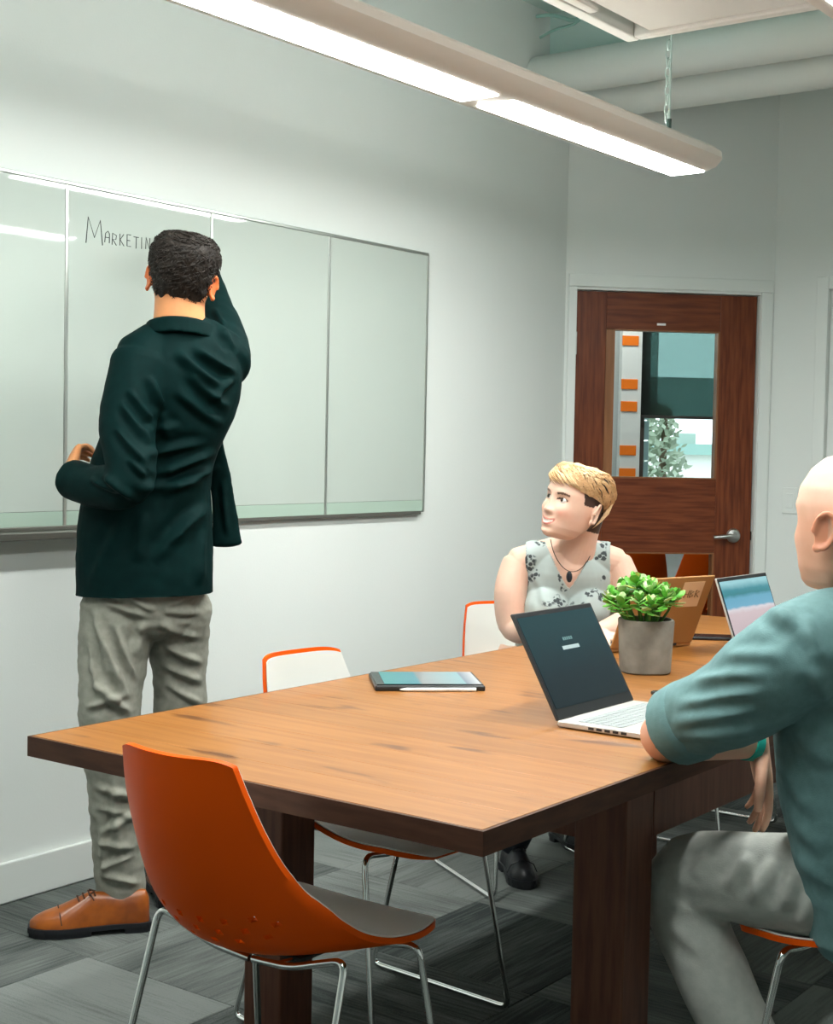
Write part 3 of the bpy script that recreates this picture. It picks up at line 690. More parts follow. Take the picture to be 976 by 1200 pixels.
# ------------------------------------------------------------------ people: shared tools
def loft(b, pts, rads, side=None, n=28, sub=6, p=2.0, cap=.6):
    """closed tube through pts with elliptical sections (ra along side, rb across)"""
    k = len(pts); P = [tuple(Vector(q)) for q in pts]
    R_ = [(r, r) if not isinstance(r, (tuple, list)) else r for r in rads]
    S = side if isinstance(side, list) else [side] * k
    N_ = (k - 1) * sub; prev = None; rings = []
    for i in range(N_ + 1):
        t = i / N_; c = Vector(crom(P, t)); r = crom(R_, t)
        d = Vector(crom(P, min(t + .004, 1)) - crom(P, max(t - .004, 0))).normalized()
        x = t * (k - 1); j = min(int(x), k - 2); f = x - j
        if S[0] is not None:
            a = (S[j] * (1 - f) + S[j + 1] * f)
        else: a = prev if prev is not None else d.orthogonal()
        a = (a - d * a.dot(d)).normalized(); prev = a; e = d.cross(a)
        rings.append((c, a, e, max(r[0], .001), max(r[1], .001), d))
    def ring(c, a, e, ra, rb):
        o = []
        for q in range(n):
            g = 2 * PI * q / n; cc, ss = math.cos(g), math.sin(g)
            if p != 2.0:
                h = (abs(cc) ** p + abs(ss) ** p) ** (-1 / p); cc *= h; ss *= h
            o.append(c + a * cc * ra + e * ss * rb)
        return o
    v = []; c, a, e, ra, rb, d = rings[0]; m0 = min(ra, rb)
    for w in (.35, .75, .94): v += ring(c - d * m0 * .6 * math.sqrt(1 - w * w), a, e, ra * w, rb * w)
    for (c, a, e, ra, rb, d) in rings: v += ring(c, a, e, ra, rb)
    c, a, e, ra, rb, d = rings[-1]; m0 = min(ra, rb)
    for w in (.94, .75, .35): v += ring(c + d * m0 * cap * math.sqrt(1 - w * w), a, e, ra * w, rb * w)
    kk = len(v) // n; f = []
    for i in range(kk - 1):
        for q in range(n): f.append((i * n + q, i * n + (q + 1) % n, (i + 1) * n + (q + 1) % n, (i + 1) * n + q))
    f += [tuple(range(n))[::-1], tuple(range((kk - 1) * n, kk * n))]
    b.add(v, f); return b
def ellipsoid(b, c, rx, ry, rz, R3=None, n=20):
    v = []; f = []
    for i in range(1, n):
        a = PI * i / n
        for j in range(n): g = 2 * PI * j / n; p = Vector((rx * math.sin(a) * math.cos(g), ry * math.sin(a) * math.sin(g), rz * math.cos(a))); v.append(Vector(c) + (R3 @ p if R3 else p))
    for i in range(n - 2):
        for j in range(n): f.append((i * n + j, i * n + (j + 1) % n, (i + 1) * n + (j + 1) % n, (i + 1) * n + j))
    f += [tuple(range(n)), tuple(range((n - 2) * n, (n - 1) * n))[::-1]]
    b.add(v, f)
def remesh(b, voxel, smooth_it=6, factor=.5):
    """union of the closed shapes in b as one skin, relaxed"""
    me = b.mesh('tmp'); o = bpy.data.objects.new('tmp', me); col.objects.link(o)
    md = o.modifiers.new('r', 'REMESH'); md.mode = 'VOXEL'; md.voxel_size = voxel; md.adaptivity = 0
    sm = o.modifiers.new('s', 'SMOOTH'); sm.factor = factor; sm.iterations = smooth_it
    dg = bpy.context.evaluated_depsgraph_get(); dg.update()
    out = bpy.data.meshes.new_from_object(o.evaluated_get(dg)); bpy.data.objects.remove(o); bpy.data.meshes.remove(me)
    out.polygons.foreach_set('use_smooth', [True] * len(out.polygons)); out.materials.clear()
    return out
def trim(me, point, normal):
    """cut a cloth mesh along a plane (everything on the normal's side goes) and close it"""
    bm = bmesh.new(); bm.from_mesh(me); g = bmesh.ops.bisect_plane(bm, geom=bm.verts[:] + bm.edges[:] + bm.faces[:], plane_co=point, plane_no=normal, clear_outer=True)
    ed_ = [e for e in g['geom_cut'] if isinstance(e, bmesh.types.BMEdge)]; bmesh.ops.holes_fill(bm, edges=ed_)
    bm.to_mesh(me); bm.free(); smooth_by_angle(me, 55.0)
def coords(me):
    a = np.empty(len(me.vertices) * 3); me.vertices.foreach_get('co', a); return a.reshape(-1, 3)
def normals(me):
    a = np.empty(len(me.vertices) * 3); me.vertex_normals.foreach_get('vector', a); return a.reshape(-1, 3)
def setco(me, a): me.vertices.foreach_set('co', a.reshape(-1)); me.update()
def pix(a):
    c = (a - np.array(CAM)) @ RC.T; return 488 + FPX * c[:, 0] / c[:, 2], 600 + FPX * c[:, 1] / c[:, 2]
def folds(me, segs, extra=None):
    """raised cloth folds along photo-space strokes, on the side of the cloth facing the viewpoint; each (u0,v0,u1,v1,amp,width px)"""
    a = coords(me); n = normals(me); u, v = pix(a); vd = (np.array(CAM) - a); vd /= np.linalg.norm(vd, axis=1)[:, None]
    face = np.clip((n * vd).sum(1) * 1.6, 0, 1); d = np.zeros(len(a))
    for (u0, v0, u1, v1, amp, w) in segs:
        L_ = math.hypot(u1 - u0, v1 - v0); tx, ty = (u1 - u0) / L_, (v1 - v0) / L_
        t = (u - u0) * tx + (v - v0) * ty; s = (u - u0) * -ty + (v - v0) * tx
        tn = t / L_; s = s - 0.10 * L_ * (tn * (1 - tn)) * 1.0
        q = np.exp(-(s / w) ** 2) - .55 * np.exp(-((s - 1.7 * w) / (1.1 * w)) ** 2)
        en = np.clip(tn * 4, 0, 1) * np.clip((1 - tn) * 4, 0, 1); d += amp * q * en
    if extra is not None: d = d + extra(a)
    setco(me, a + n * (d * face if extra is None else d)[:, None])
def ripple(me, amp, scale, stretch=(1, 1, 1), seed=0.0):
    a = coords(me); n = normals(me); d = np.array([noise.noise(Vector((p[0] * stretch[0] * scale + seed, p[1] * stretch[1] * scale, p[2] * stretch[2] * scale))) for p in a])
    setco(me, a + n * (amp * d)[:, None])
def ripple3(me, amp, scale, seed=0.0, axis=2, st=2.0):
    s = [1, 1, 1]; s[axis] = st; ripple(me, amp, scale, s, seed)
def place(name, me, mt, parent, base):
    a = coords(me) - np.array(base); setco(me, a); o = link_mesh(name, me, mt, parent); return o
def color_attr(me, fn):
    a = coords(me); c = np.ones((len(a), 4)); c[:, :3] = fn(a)
    at = me.color_attributes.new('tint', 'FLOAT_COLOR', 'POINT'); at.data.foreach_set('color', c.reshape(-1).astype(np.float32))
def frame_m(o, fwd, up):
    y = Vector(fwd).normalized(); x = y.cross(Vector(up)).normalized(); z = x.cross(y)
    return Matrix(((x.x, y.x, z.x, o[0]), (x.y, y.y, z.y, o[1]), (x.z, y.z, z.z, o[2]), (0, 0, 0, 1)))
# ---- head in local axes: x to the person's right, y out of the face, z up; eye level at z=0, about 0.23 tall
HZ = [-.116, -.112, -.100, -.078, -.052, -.026, 0, .026, .055, .085, .105, .115]
HA = [.012, .026, .044, .058, .066, .071, .074, .0755, .0715, .059, .040, .012]
HF = [.070, .080, .088, .090, .090, .090, .091, .094, .090, .072, .050, .012]
HB = [-.030, -.010, .012, .042, .066, .084, .094, .098, .096, .080, .056, .014]
def hs(z, T): return np.interp(z, HZ, T)
def head_pt(z, ph, feat=1.0, off=0.0, smile=0.0, nose=1.0):
    a, f, bk = hs(z, HA), hs(z, HF), hs(z, HB)
    c, s = math.cos(ph), math.sin(ph); e = .86
    x = a * math.copysign(abs(s) ** e, s)
    y = (f if c > 0 else bk) * math.copysign(abs(c) ** e, c)
    p = Vector((x, y, z))
    if feat and c > .1:
        g = lambda x0, z0, sx, sz: math.exp(-((abs(x) - x0) / sx) ** 2 - ((z - z0) / sz) ** 2)
        d = 0.0; zm = smile * .018 * (x / .028) ** 2
        # nose: bridge to tip
        if -.050 < z < .022:
            t = (.022 - z) / .072; prof = np.interp(t, [0, .25, .55, .80, .90, 1.0], [0, .006, .015, .0255, .020, 0]); wd = np.interp(t, [0, .5, .8, 1], [.009, .009, .0125, .014])
            d += nose * prof * math.exp(-(x / wd) ** 2)
            d += .007 * g(.013, -.037, .006, .007)
        d -= .0105 * g(.031, .001, .017, .013)                      # sockets
        d += .0045 * math.exp(-((z - .022) / .009) ** 2) * math.exp(-((abs(x) - .026) / .024) ** 2)   # brow
        d += .006 * g(.042, -.032, .020, .018) * (1 + smile)           # cheek
        d += .0065 * math.exp(-((z - zm + .066) / .006) ** 2) * math.exp(-(x / .022) ** 2)  # lips
        d += .0070 * math.exp(-((z - zm + .079) / .006) ** 2) * math.exp(-(x / .019) ** 2)
        d -= .0045 * math.exp(-((z - zm + .0725) / .0026) ** 2) * math.exp(-(x / .025) ** 2)
        d -= .004 * math.exp(-((z + .090) / .006) ** 2) * math.exp(-(x / .02) ** 2)
        d += .006 * math.exp(-((z + .105) / .010) ** 2) * math.exp(-(x / .018) ** 2)
        p.y += d * feat
    if off:
        nrm = Vector((x / max(a, .01) ** 2 , y / max((f if c > 0 else max(bk, .03)), .03) ** 2, (z - .01) / .0125 * .9)).normalized(); p += nrm * off
    return p
def head_mesh(b, mtx, feat=1.0, scale=1.0, smile=0.0, nose=1.0):
    NZ, NP = 96, 96; v = []; f = []
    zs = [-.116 + .231 * (0.5 - 0.5 * math.cos(PI * (i + .5) / NZ)) for i in range(NZ)]
    for z in zs:
        for j in range(NP): v.append(mtx @ (head_pt(z, 2 * PI * j / NP, feat, smile=smile, nose=nose) * scale))
    for i in range(NZ - 1):
        for j in range(NP): f.append((i * NP + j, i * NP + (j + 1) % NP, (i + 1) * NP + (j + 1) % NP, (i + 1) * NP + j))
    f += [tuple(range(NP))[::-1], tuple(range((NZ - 1) * NP, NZ * NP))]
    b.add(v, f)
    for s in (-1, 1):                                                  # ears
        R3 = (mtx.to_3x3() @ Matrix.Rotation(s * -.55, 3, 'Z') @ Matrix.Rotation(.16, 3, 'X'))
        ec = mtx @ (Vector((s * .0805, -.014, -.014)) * scale)
        pts = [];
        for k in range(12):
            t = -0.55 * PI + 1.62 * PI * k / 11; q = Vector((s * (.006 + .004 * math.sin(max(t, 0))), -.017 * math.cos(t) - .002, .030 * math.sin(t) + .002)); pts.append(ec + R3 @ (q * scale))
        b.tube(pts, [.0045 * scale] * 11 + [.006 * scale], 8)
        ellipsoid(b, ec, .0055 * scale, .0155 * scale, .027 * scale, R3, 14)
        ellipsoid(b, ec + R3 @ (Vector((0, .004, -.027)) * scale), .0055 * scale, .009 * scale, .009 * scale, R3, 10)
def hand(b, wrist, dirv, back, curl=(.25, .35, .3), thumb_side=1, spread=.05, sc=1.0, thumb_in=.2):
    """palm + five fingers; dirv = wrist to knuckles, back = normal of the back of the hand"""
    d = Vector(dirv).normalized(); n = Vector(back); n = (n - d * n.dot(d)).normalized(); x = d.cross(n) * thumb_side
    w = Vector(wrist)
    loft(b, [w - d * .02, w + d * .02, w + d * .055, w + d * .092], [(.027 * sc, .020 * sc), (.032 * sc, .017 * sc), (.039 * sc, .015 * sc), (.037 * sc, .011 * sc)], x, 20, 4, p=2.6)
    for i, (ox, ln) in enumerate(((.029, .070), (.0095, .079), (-.0105, .074), (-.029, .058))):
        p = w + d * (.088 - (.006 if i == 3 else 0)) + x * ox; pts = [p]; ang = 0; fd = (d + x * spread * (1.5 - i)).normalized(); r0 = (.0088, .0090, .0086, .0076)[i] * sc
        for j, q in enumerate((.46, .30, .24)):
            ang += curl[j] * (1 + .12 * (i - 1.5)); dd = fd * math.cos(ang) - n * math.sin(ang); p = p + dd * ln * q * sc; pts.append(p)
        loft(b, pts, [r0, r0 * .97, r0 * .88, r0 * .70], None, 12, 4)
    tp = w + d * .022 + x * .026 - n * .004
    t1 = tp + (d * .72 + x * (.75 - thumb_in) - n * .35).normalized() * .042; t2 = t1 + (d * .9 + x * (.30 - thumb_in) - n * .3).normalized() * .032; t3 = t2 + (d * .98 + x * (.05 - thumb_in) - n * .25).normalized() * .024
    loft(b, [tp, t1, t2, t3], [.014 * sc, .011 * sc, .0098 * sc, .0075 * sc], None, 12, 4)
def strands(b, roots, steps, rad, nseg=3):
    for pts in roots:
        k = len(pts); b.tube(pts, [rad * (1 - .75 * i / (k - 1)) for i in range(k)], nseg)
def shoe(name, toe, heel, label_mats, parent, base, wid=.098, top=.085):
    """leather derby: upper, sole, laces; toe and heel are floor points"""
    toe, heel = Vector(toe), Vector(heel); d = (toe - heel); L_ = d.length; fr = frame_m(heel, d, UP)
    m_up_, m_sole, m_lace = label_mats
    st = [(.0, .50), (.03, .70), (.10, .76), (.22, .70), (.35, .70), (.50, .80), (.64, .95), (.76, .98), (.87, .82), (.95, .55), (1.0, .20)]
    ht = [.066, .084, .086, .076, .082, .088, .068, .052, .042, .032, .020]
    n = 20
    def shell(z0, grow, hts, lift):
        v = []; f = []
        for (t, w), h in zip(st, hts):
            y = t * L_ + (grow if t > .5 else -grow) ; hw = w * wid / 2 + grow
            for k in range(n):
                a = 2 * PI * k / n; c, s = math.cos(a), math.sin(a)
                x = hw * math.copysign(abs(c) ** .75, c) * (1 if s < .2 else (1 - .38 * s * (h / .09)))
                z = z0 + (h * max(s, 0) ** .8 if s > 0 else lift * s); v.append(fr @ Vector((x, y, z)))
        for i in range(len(st) - 1):
            for k in range(n): f.append((i * n + k, i * n + (k + 1) % n, (i + 1) * n + (k + 1) % n, (i + 1) * n + k))
        f += [tuple(range(n))[::-1], tuple(range((len(st) - 1) * n, len(st) * n))]
        return v, f
    q = MB(); q.add(*shell(.022, 0, ht, .004)); me = remesh(q, .004, 4)
    up = place(name, me, m_up_, parent, base)
    # welted sole with heel block
    q = MB(); ring_ = [(wd * wid / 2, t * L_) for t, wd in st]; out = [(x, y) for x, y in ring_] + [(-x, y) for x, y in ring_[::-1]]
    def slab(z0, z1, pts, g):
        m_ = len(pts); vv = [fr @ Vector((x + math.copysign(g, x), y + (g if y > L_ * .5 else -g), z0)) for x, y in pts] + [fr @ Vector((x + math.copysign(g, x), y + (g if y > L_ * .5 else -g), z1)) for x, y in pts]
        return vv, [tuple(range(m_))[::-1], tuple(range(m_, 2 * m_))] + [(i, (i + 1) % m_, m_ + (i + 1) % m_, m_ + i) for i in range(m_)]
    q.add(*slab(.014, .026, out, .005)); q.add(*slab(.0, .014, [p for p in out if p[1] < L_ * .30], .003)); q.add(*slab(.002, .014, [p for p in out if p[1] > L_ * .45], .002))
    sm = q.mesh('sole'); place('sole', sm, m_sole, up, (0, 0, 0)); sm_o = [x for x in bpy.data.objects if x.data == sm][0]
    a = coords(sm) - np.array(base); setco(sm, a)
    q = MB()
    for k in range(4):
        t = .46 + .045 * k; h = .022 + np.interp(t, [s_[0] for s_ in st], ht)
        q.tube([fr @ Vector((-.020, t * L_, h - .006)), fr @ Vector((0, t * L_ + .004, h + .002)), fr @ Vector((.020, t * L_, h - .006))], .0022, 6)
    for xx in (-1, 1): q.tube([fr @ Vector((0, .46 * L_, .022 + .087)), fr @ Vector((xx * .020, .50 * L_, .022 + .086)), fr @ Vector((xx * .03, .47 * L_, .022 + .070))], .002, 6)
    lm = q.mesh('laces'); setco(lm, coords(lm) - np.array(base)); link_mesh('laces', lm, m_lace, up)
    q = MB(); t = .74; h = .022 + np.interp(t, [s_[0] for s_ in st], ht)
    q.tube([fr @ Vector((-.046, t * L_, .036)), fr @ Vector((-.034, t * L_ + .004, h - .016)), fr @ Vector((0, t * L_ + .008, h + .0)), fr @ Vector((.034, t * L_ + .004, h - .016)), fr @ Vector((.046, t * L_, .036))], .0016, 6)
    lm = q.mesh('toe_seam'); setco(lm, coords(lm) - np.array(base)); link_mesh('toe_seam', lm, m_lace, up)
    return up
# ------------------------------------------------------------------ standing man at the board
m_skin1 = mat('skin_warm', (0.62, 0.255, 0.10), 0.5, attr='tint', var=(0.66, 0.28, 0.115), scale=30, sss=.08)
m_jacket = mat('dark_green_wool', (0.0014, 0.0110, 0.0108), 0.68, var=(0.0018, 0.0138, 0.0133), scale=40, bump=.10, bscale=500, spec=.06)
m_trou = mat('grey_chino', (0.215, 0.215, 0.178), 0.85, var=(0.255, 0.255, 0.215), scale=60, bump=.12, bscale=400)
m_tan = mat('tan_leather', (0.33, 0.085, 0.007), 0.32, var=(0.16, 0.036, 0.005), scale=14, coat=.2)
m_solem = mat('dark_sole', (0.008, 0.009, 0.012), 0.5)
m_lacem = mat('dark_lace', (0.05, 0.018, 0.008), 0.7)
m_sock = mat('black_sock', (0.01, 0.01, 0.012), 0.9)
m_hair1 = mat('dark_brown_hair', (0.010, 0.0075, 0.006), 0.6, var=(0.022, 0.016, 0.012), scale=70, bump=.3, bscale=160, spec=.25)
base = Vector((-2.88, 2.68, 0))
# body
HM = frame_m(W(214, 326, 3.76), EF * 0.99 - ER * .05 + UP * .06, UP + ER * .14)
b = MB()
head_mesh(b, HM, 1.0, 1.0)
loft(b, [W(211, 345, 3.76), W(210, 378, 3.765), W(209, 405, 3.78)], [(.064, .066), (.068, .066), (.085, .075)], ER)
loft(b, [W(169, 690, 3.86), W(172, 590, 3.855), W(181, 540, 3.84), W(198, 490, 3.82), W(211, 450, 3.80), W(214, 420, 3.79), W(211, 400, 3.785)], [(.145, .10), (.13, .09), (.115, .08), (.115, .08), (.12, .08), (.11, .07), (.08, .06)], ER)
AL = [W(166, 428, 3.72), W(150, 495, 3.67), W(152, 560, 3.62), W(116, 571, 3.70), W(84, 562, 3.775)]
AR = [W(258, 425, 3.84), W(261, 402, 3.91), W(250, 364, 4.03), W(238, 325, 4.12), W(224, 304, 4.20)]
loft(b, AL, [.05, .045, .040, .036, .028]); loft(b, AR, [.05, .045, .040, .036, .028])
dl = (AL[4] - AL[3]).normalized()
hand(b, AL[4] + dl * .012 + UP * .012, (dl * .35 + UP * .55 + EF * .55 + ER * .25), -ER * .7 + UP * .3 - EF * .3, (.6, .8, .6), -1, .03, .95)
dr = Vector((-.55, .30, .55))
hand(b, AR[4], W(205, 286, 4.27) - AR[4], ER * .5 + Vector((.5, 0, .1)), (.7, .8, .5), -1, .02)
LL = [W(141, 712, 3.85), W(132, 780, 3.83), W(128, 848, 3.81), W(136, 925, 3.85), W(139, 1000, 3.88), W(142, 1066, 3.895)]
LR = [W(206, 712, 3.92), W(210, 780, 3.96), W(211, 845, 3.98), W(208, 920, 4.03), W(205, 985, 4.07), W(200, 1048, 4.10)]
loft(b, LL, [.07, .06, .048, .045, .040, .035]); loft(b, LR, [.065, .05, .045, .045, .040, .035])
HMi = HM.inverted()
def tint1(a):
    l = np.array([tuple(HMi @ Vector(p)) for p in a]); c = np.ones((len(a), 3))
    beard = (l[:, 1] > .0) & (l[:, 2] < -.045) & (l[:, 2] > -.13) & (np.abs(l[:, 0]) < .08); c[beard] = (.25, .22, .22)
    ear = (np.abs(l[:, 0]) > .070) & (np.abs(l[:, 2]) < .05) & (l[:, 1] < .02); c[ear] = (1.05, .62, .45)
    return c
me = remesh(b, .0042, 4); color_attr(me, tint1)
man = place('person', me, m_skin1, None, (0, 0, 0))
setco(me, coords(me) - np.array(base)); man.location = base
tag(man, 'standing man in a dark green jacket and grey trousers writing on the board', 'person')
# jacket
S1 = (W(285, 396, 3.83) - W(150, 420, 3.72)).normalized(); S0 = (ER * .97 + EF * .12).normalized()
b = MB()
loft(b, [W(169, 716, 3.86), W(170, 640, 3.86), W(172, 590, 3.855), W(181, 540, 3.84), W(198, 490, 3.82), W(211, 450, 3.80), W(214, 420, 3.79), W(213, 400, 3.785), W(211, 386, 3.78)],
     [(.180, .140), (.180, .138), (.172, .132), (.155, .122), (.156, .122), (.162, .122), (.152, .108), (.118, .09), (.082, .078)], [S0, S0, S0, S0, S0, S1, S1, S1, S1], 40, 6, p=2.25)
loft(b, AL, [.080, .072, .062, .056, .052], None, 28, cap=.12); loft(b, AR, [.082, .070, .056, .050, .045], None, 28)
loft(b, [W(190, 405, 3.77), W(168, 424, 3.73)], [.07, .078]); loft(b, [W(235, 402, 3.80), W(256, 418, 3.83)], [.07, .075])
loft(b, [W(250, 505, 3.90), W(256, 545, 3.95), W(262, 590, 3.97), W(266, 638, 3.975)], [(.02, .012), (.026, .013), (.034, .013), (.042, .013)], ER, 24)   # right front panel hanging open
me = remesh(b, .0046, 5); trim(me, W(169, 701, 3.72), -UP + ER * .03)
fj = [(175, 440, 190, 480, .007, 6), (150, 455, 185, 500, .006, 6), (140, 470, 178, 520, .006, 6), (135, 500, 172, 545, .007, 6), (150, 535, 172, 560, .006, 5), (120, 555, 160, 585, .008, 7), (105, 560, 140, 580, .006, 5),
      (205, 410, 262, 455, .008, 8), (225, 405, 280, 440, .008, 7), (215, 430, 270, 480, .008, 8), (205, 455, 262, 500, .006, 8), (245, 470, 275, 440, .006, 6),
      (255, 530, 180, 560, .010, 9), (258, 545, 190, 580, .009, 8), (250, 520, 165, 535, .007, 8), (240, 565, 160, 575, .006, 8), (245, 590, 200, 640, .006, 10), (230, 600, 180, 660, .006, 10),
      (170, 600, 160, 660, .005, 10), (190, 480, 200, 520, .005, 8), (215, 500, 165, 505, .004, 7), (150, 600, 105, 690, .004, 9), (258, 380, 274, 410, .006, 5), (250, 360, 266, 385, .006, 5), (262, 560, 268, 630, .004, 5), (240, 620, 232, 688, .005, 8)]
folds(me, [(a0, a1, a2, a3, a4 * 2.1, a5 * .72) for a0, a1, a2, a3, a4, a5 in fj]); ripple(me, .005, 8, (1, 1, 1.6), 3.1); ripple(me, .0016, 24, (1, 1, 1.3), 8.0)
jk = place('jacket', me, m_jacket, man, base)
q = MB(); ln = []
for k in range(15):                                                    # stand collar round the back of the neck
    a = PI * (1.02 + .96 * k / 14); c = W(211, 388, 3.775); ln.append(c + ER * math.cos(a) * .084 + EF * math.sin(a) * .082 + UP * (.004 + .018 * (-math.sin(a))) + S1 * 0)
v = []; f = []
for p in ln:
    o = (p - W(211, 388, 3.775)); o.z = 0; o.normalize()
    v += [p + o * .012 - UP * .030, p + o * .004 + UP * .010, p - o * .008 + UP * .012, p - o * .006 - UP * .030]
for i in range(14):
    for k in range(4): f.append((i * 4 + k, i * 4 + (k + 1) % 4, i * 4 + 4 + (k + 1) % 4, i * 4 + 4 + k))
f += [(0, 1, 2, 3), (56, 59, 58, 57)]
q.add(v, f); cm = remesh(q, .004, 4); place('collar', cm, m_jacket, jk, base)
# trousers
b = MB()
loft(b, [W(171, 640, 3.87), W(170, 690, 3.87), W(172, 722, 3.87)], [(.155, .12), (.165, .128), (.135, .115)], S0, 36)
loft(b, LL[:5] + [W(142, 1046, 3.90)], [.104, .090, .078, .074, .070, .066], None, 32, cap=.1); loft(b, LR[:5] + [W(202, 1032, 4.10)], [.098, .076, .072, .070, .067, .064], None, 32, cap=.1)
me = remesh(b, .0048, 5)
ft = [(112, 712, 130, 800, .010, 6), (118, 730, 150, 820, .012, 7), (135, 730, 160, 800, .009, 6), (105, 740, 120, 830, .008, 6), (112, 800, 155, 838, .012, 7), (98, 830, 150, 812, .008, 6), (120, 705, 178, 722, .008, 6), (150, 698, 182, 716, .007, 5), (170, 725, 158, 770, .007, 7),
      (185, 730, 236, 748, .009, 6), (190, 752, 238, 778, .010, 6), (188, 775, 238, 800, .009, 6), (195, 800, 236, 825, .008, 5), (188, 715, 238, 718, .006, 5), (245, 690, 190, 712, .006, 6),
      (108, 920, 165, 935, .007, 6), (112, 945, 160, 955, .007, 6), (165, 950, 118, 978, .008, 6), (112, 985, 160, 995, .008, 6), (160, 1000, 115, 1020, .009, 6), (115, 1022, 165, 1036, .008, 6), (135, 905, 140, 1000, .006, 6), (118, 960, 125, 1030, .006, 6)]
folds(me, [(a0, a1, a2, a3, a4 * 1.6, a5 * .72) for a0, a1, a2, a3, a4, a5 in ft]); ripple(me, .005, 11, (1, 1, 2.2), 1.7); ripple(me, .0016, 40, (1, 1, 1.6), 5.0)
place('trousers', me, m_trou, man, base)
b = MB(); loft(b, [W(142, 1040, 3.90), W(142, 1072, 3.90)], [.046, .044]); loft(b, [W(201, 1028, 4.10), W(200, 1056, 4.11)], [.046, .044])
sk = remesh(b, .004, 3); place('socks', sk, m_sock, man, base)
shoe('shoe', (-3.025, 2.405, 0), (-2.838, 2.650, 0), (m_tan, m_solem, m_lacem), man, base)
shoe('shoe', (-3.13, 2.96, 0), (-2.905, 2.80, 0), (m_tan, m_solem, m_lacem), man, base)
# hair: fitted cap + short combed strands
b = MB(); NZ, NPH = 40, 64; v = []; f = []
def hair_h(z, ph):
    c = math.cos(ph)                                                  # front hairline high, nape low
    low = np.interp(c, [-1, -.55, -.1, .15, .45, 1], [-.066, -.058, -.022, .012, .052, .062])
    return low
def hth(z, lo): return float(np.interp(z, [-.06, -.02, .02, .05, .08, .112], [.003, .005, .010, .016, .021, .020])) * min(1, .35 + max(0, z - lo) / .03)
for i in range(NZ):
    for j in range(NPH):
        ph = 2 * PI * j / NPH; lo = hair_h(0, ph); z = lo + (.114 - lo) * (i / (NZ - 1)) ** .85
        th = hth(z, lo)
        v.append(HM @ head_pt(z, ph, 0, th))
for i in range(NZ - 1):
    for j in range(NPH): f.append((i * NPH + j, i * NPH + (j + 1) % NPH, (i + 1) * NPH + (j + 1) % NPH, (i + 1) * NPH + j))
f += [tuple(range(NPH))[::-1], tuple(range((NZ - 1) * NPH, NZ * NPH))]
b.add(v, f); me = remesh(b, .0042, 3); ripple(me, .004, 55, (1, 1, 1), 2.2); ripple(me, .002, 120, (1, 1, 1), 6.2)
hr = place('hair', me, m_hair1, man, base)
b = MB(); rnd = random.Random(5)
for k in range(1500):
    ph = rnd.uniform(0, 2 * PI); lo = hair_h(0, ph); z = lo + (.112 - lo) * rnd.random() ** .75
    th = hth(z, lo) - .001
    pts = []; L_ = .012 + .016 * max(0, (z + .02) / .13); sw = rnd.gauss(.35, .5)
    for s in range(4):
        zz = min(z - (.5 if z < .075 else -.05) * L_ * s / 3, .1145); pp_ = head_pt(max(zz, -.10), ph + sw * L_ / .075 * s / 3, 0, th + .0045 * math.sin(PI * s / 3 * .8) + .001)
        pts.append(HM @ pp_ - base)
    b.tube(pts, [.0013, .0012, .0009, .0003], 3)
b.build('hair_strands', m_hair1, hr)['kind'] = 'stuff'
# marker in the raised hand
mk0 = W(207, 286, 4.27); mk1 = Vector((WX + .024, mk0.y + .055, mk0.z + .035))
mk = empty('marker_pen', mk1); tag(mk, 'black marker pen in the raised hand of the standing man', 'marker'); dv = (mk0 - mk1).normalized()
MB().tube([dv * .018, dv * .12], .0085, 14).build('barrel', mat('marker_black', (.02, .02, .02), .4), mk, smooth=True)
MB().tube([Vector((0, 0, 0)), dv * .018], [.002, .005], 10).build('tip', m_ink, mk, smooth=True); MB().tube([dv * .1205, dv * .13], .0075, 14).build('end_cap', mat('marker_black', (.02, .02, .02), .4), mk, smooth=True)
# ------------------------------------------------------------------ seated woman
m_skin2 = mat('skin_fair', (0.70, 0.445, 0.335), 0.5, attr='tint', var=(0.73, 0.47, 0.36), scale=30, sss=.08)
base = Vector((-2.36, 3.82, 0))
# she faces the viewpoint, head turned towards the board
FW = (-EF * .93 + ER * .10).normalized(); SX = FW.cross(UP)           # SX: her right = image left
HW = frame_m(W(673, 590, 4.26), -ER * .78 - EF * .60 + UP * .20, UP * .95 + ER * .28)
HSC = 0.97
b = MB(); head_mesh(b, HW, 1.0, HSC, .6, .82)
loft(b, [W(690, 602, 4.29), W(682, 628, 4.32), W(672, 654, 4.36)], [(.046, .050), (.047, .050), (.068, .058)], ER)
TW = [Vector((-2.37, 3.86, .50)), Vector((-2.36, 3.85, .60)), W(657, 790, 4.56), W(660, 745, 4.52), W(663, 700, 4.45), W(664, 668, 4.385), W(667, 648, 4.375)]
loft(b, TW, [(.165, .135), (.16, .125), (.142, .115), (.142, .118), (.150, .112), (.150, .085), (.085, .062)], ER, 40)
for sx in (-1, 1): ellipsoid(b, W(663, 712, 4.37) + ER * sx * .062 - EF * .02, .062, .062, .062)
for sx, pc in ((-1, W(606, 660, 4.37)), (1, W(722, 660, 4.39))): loft(b, [W(668, 648, 4.38), pc], [(.062, .062), (.046, .048)], None, 20)
RA = [W(606, 661, 4.37), W(598, 695, 4.35), W(603, 736, 4.34), W(640, 734, 4.23), W(690, 742, 4.12)]
LA = [W(723, 661, 4.39), W(737, 695, 4.37), W(742, 725, 4.36), W(726, 732, 4.24), W(702, 741, 4.13)]
loft(b, RA, [.047, .049, .042, .036, .026]); loft(b, LA, [.047, .047, .042, .036, .026])
hand(b, RA[4], (RA[4] - RA[3]), UP, (.12, .2, .2), 1, .04, .92); hand(b, LA[4], Vector((.25, -.5, -.02)), UP, (.12, .2, .2), -1, .04, .92)
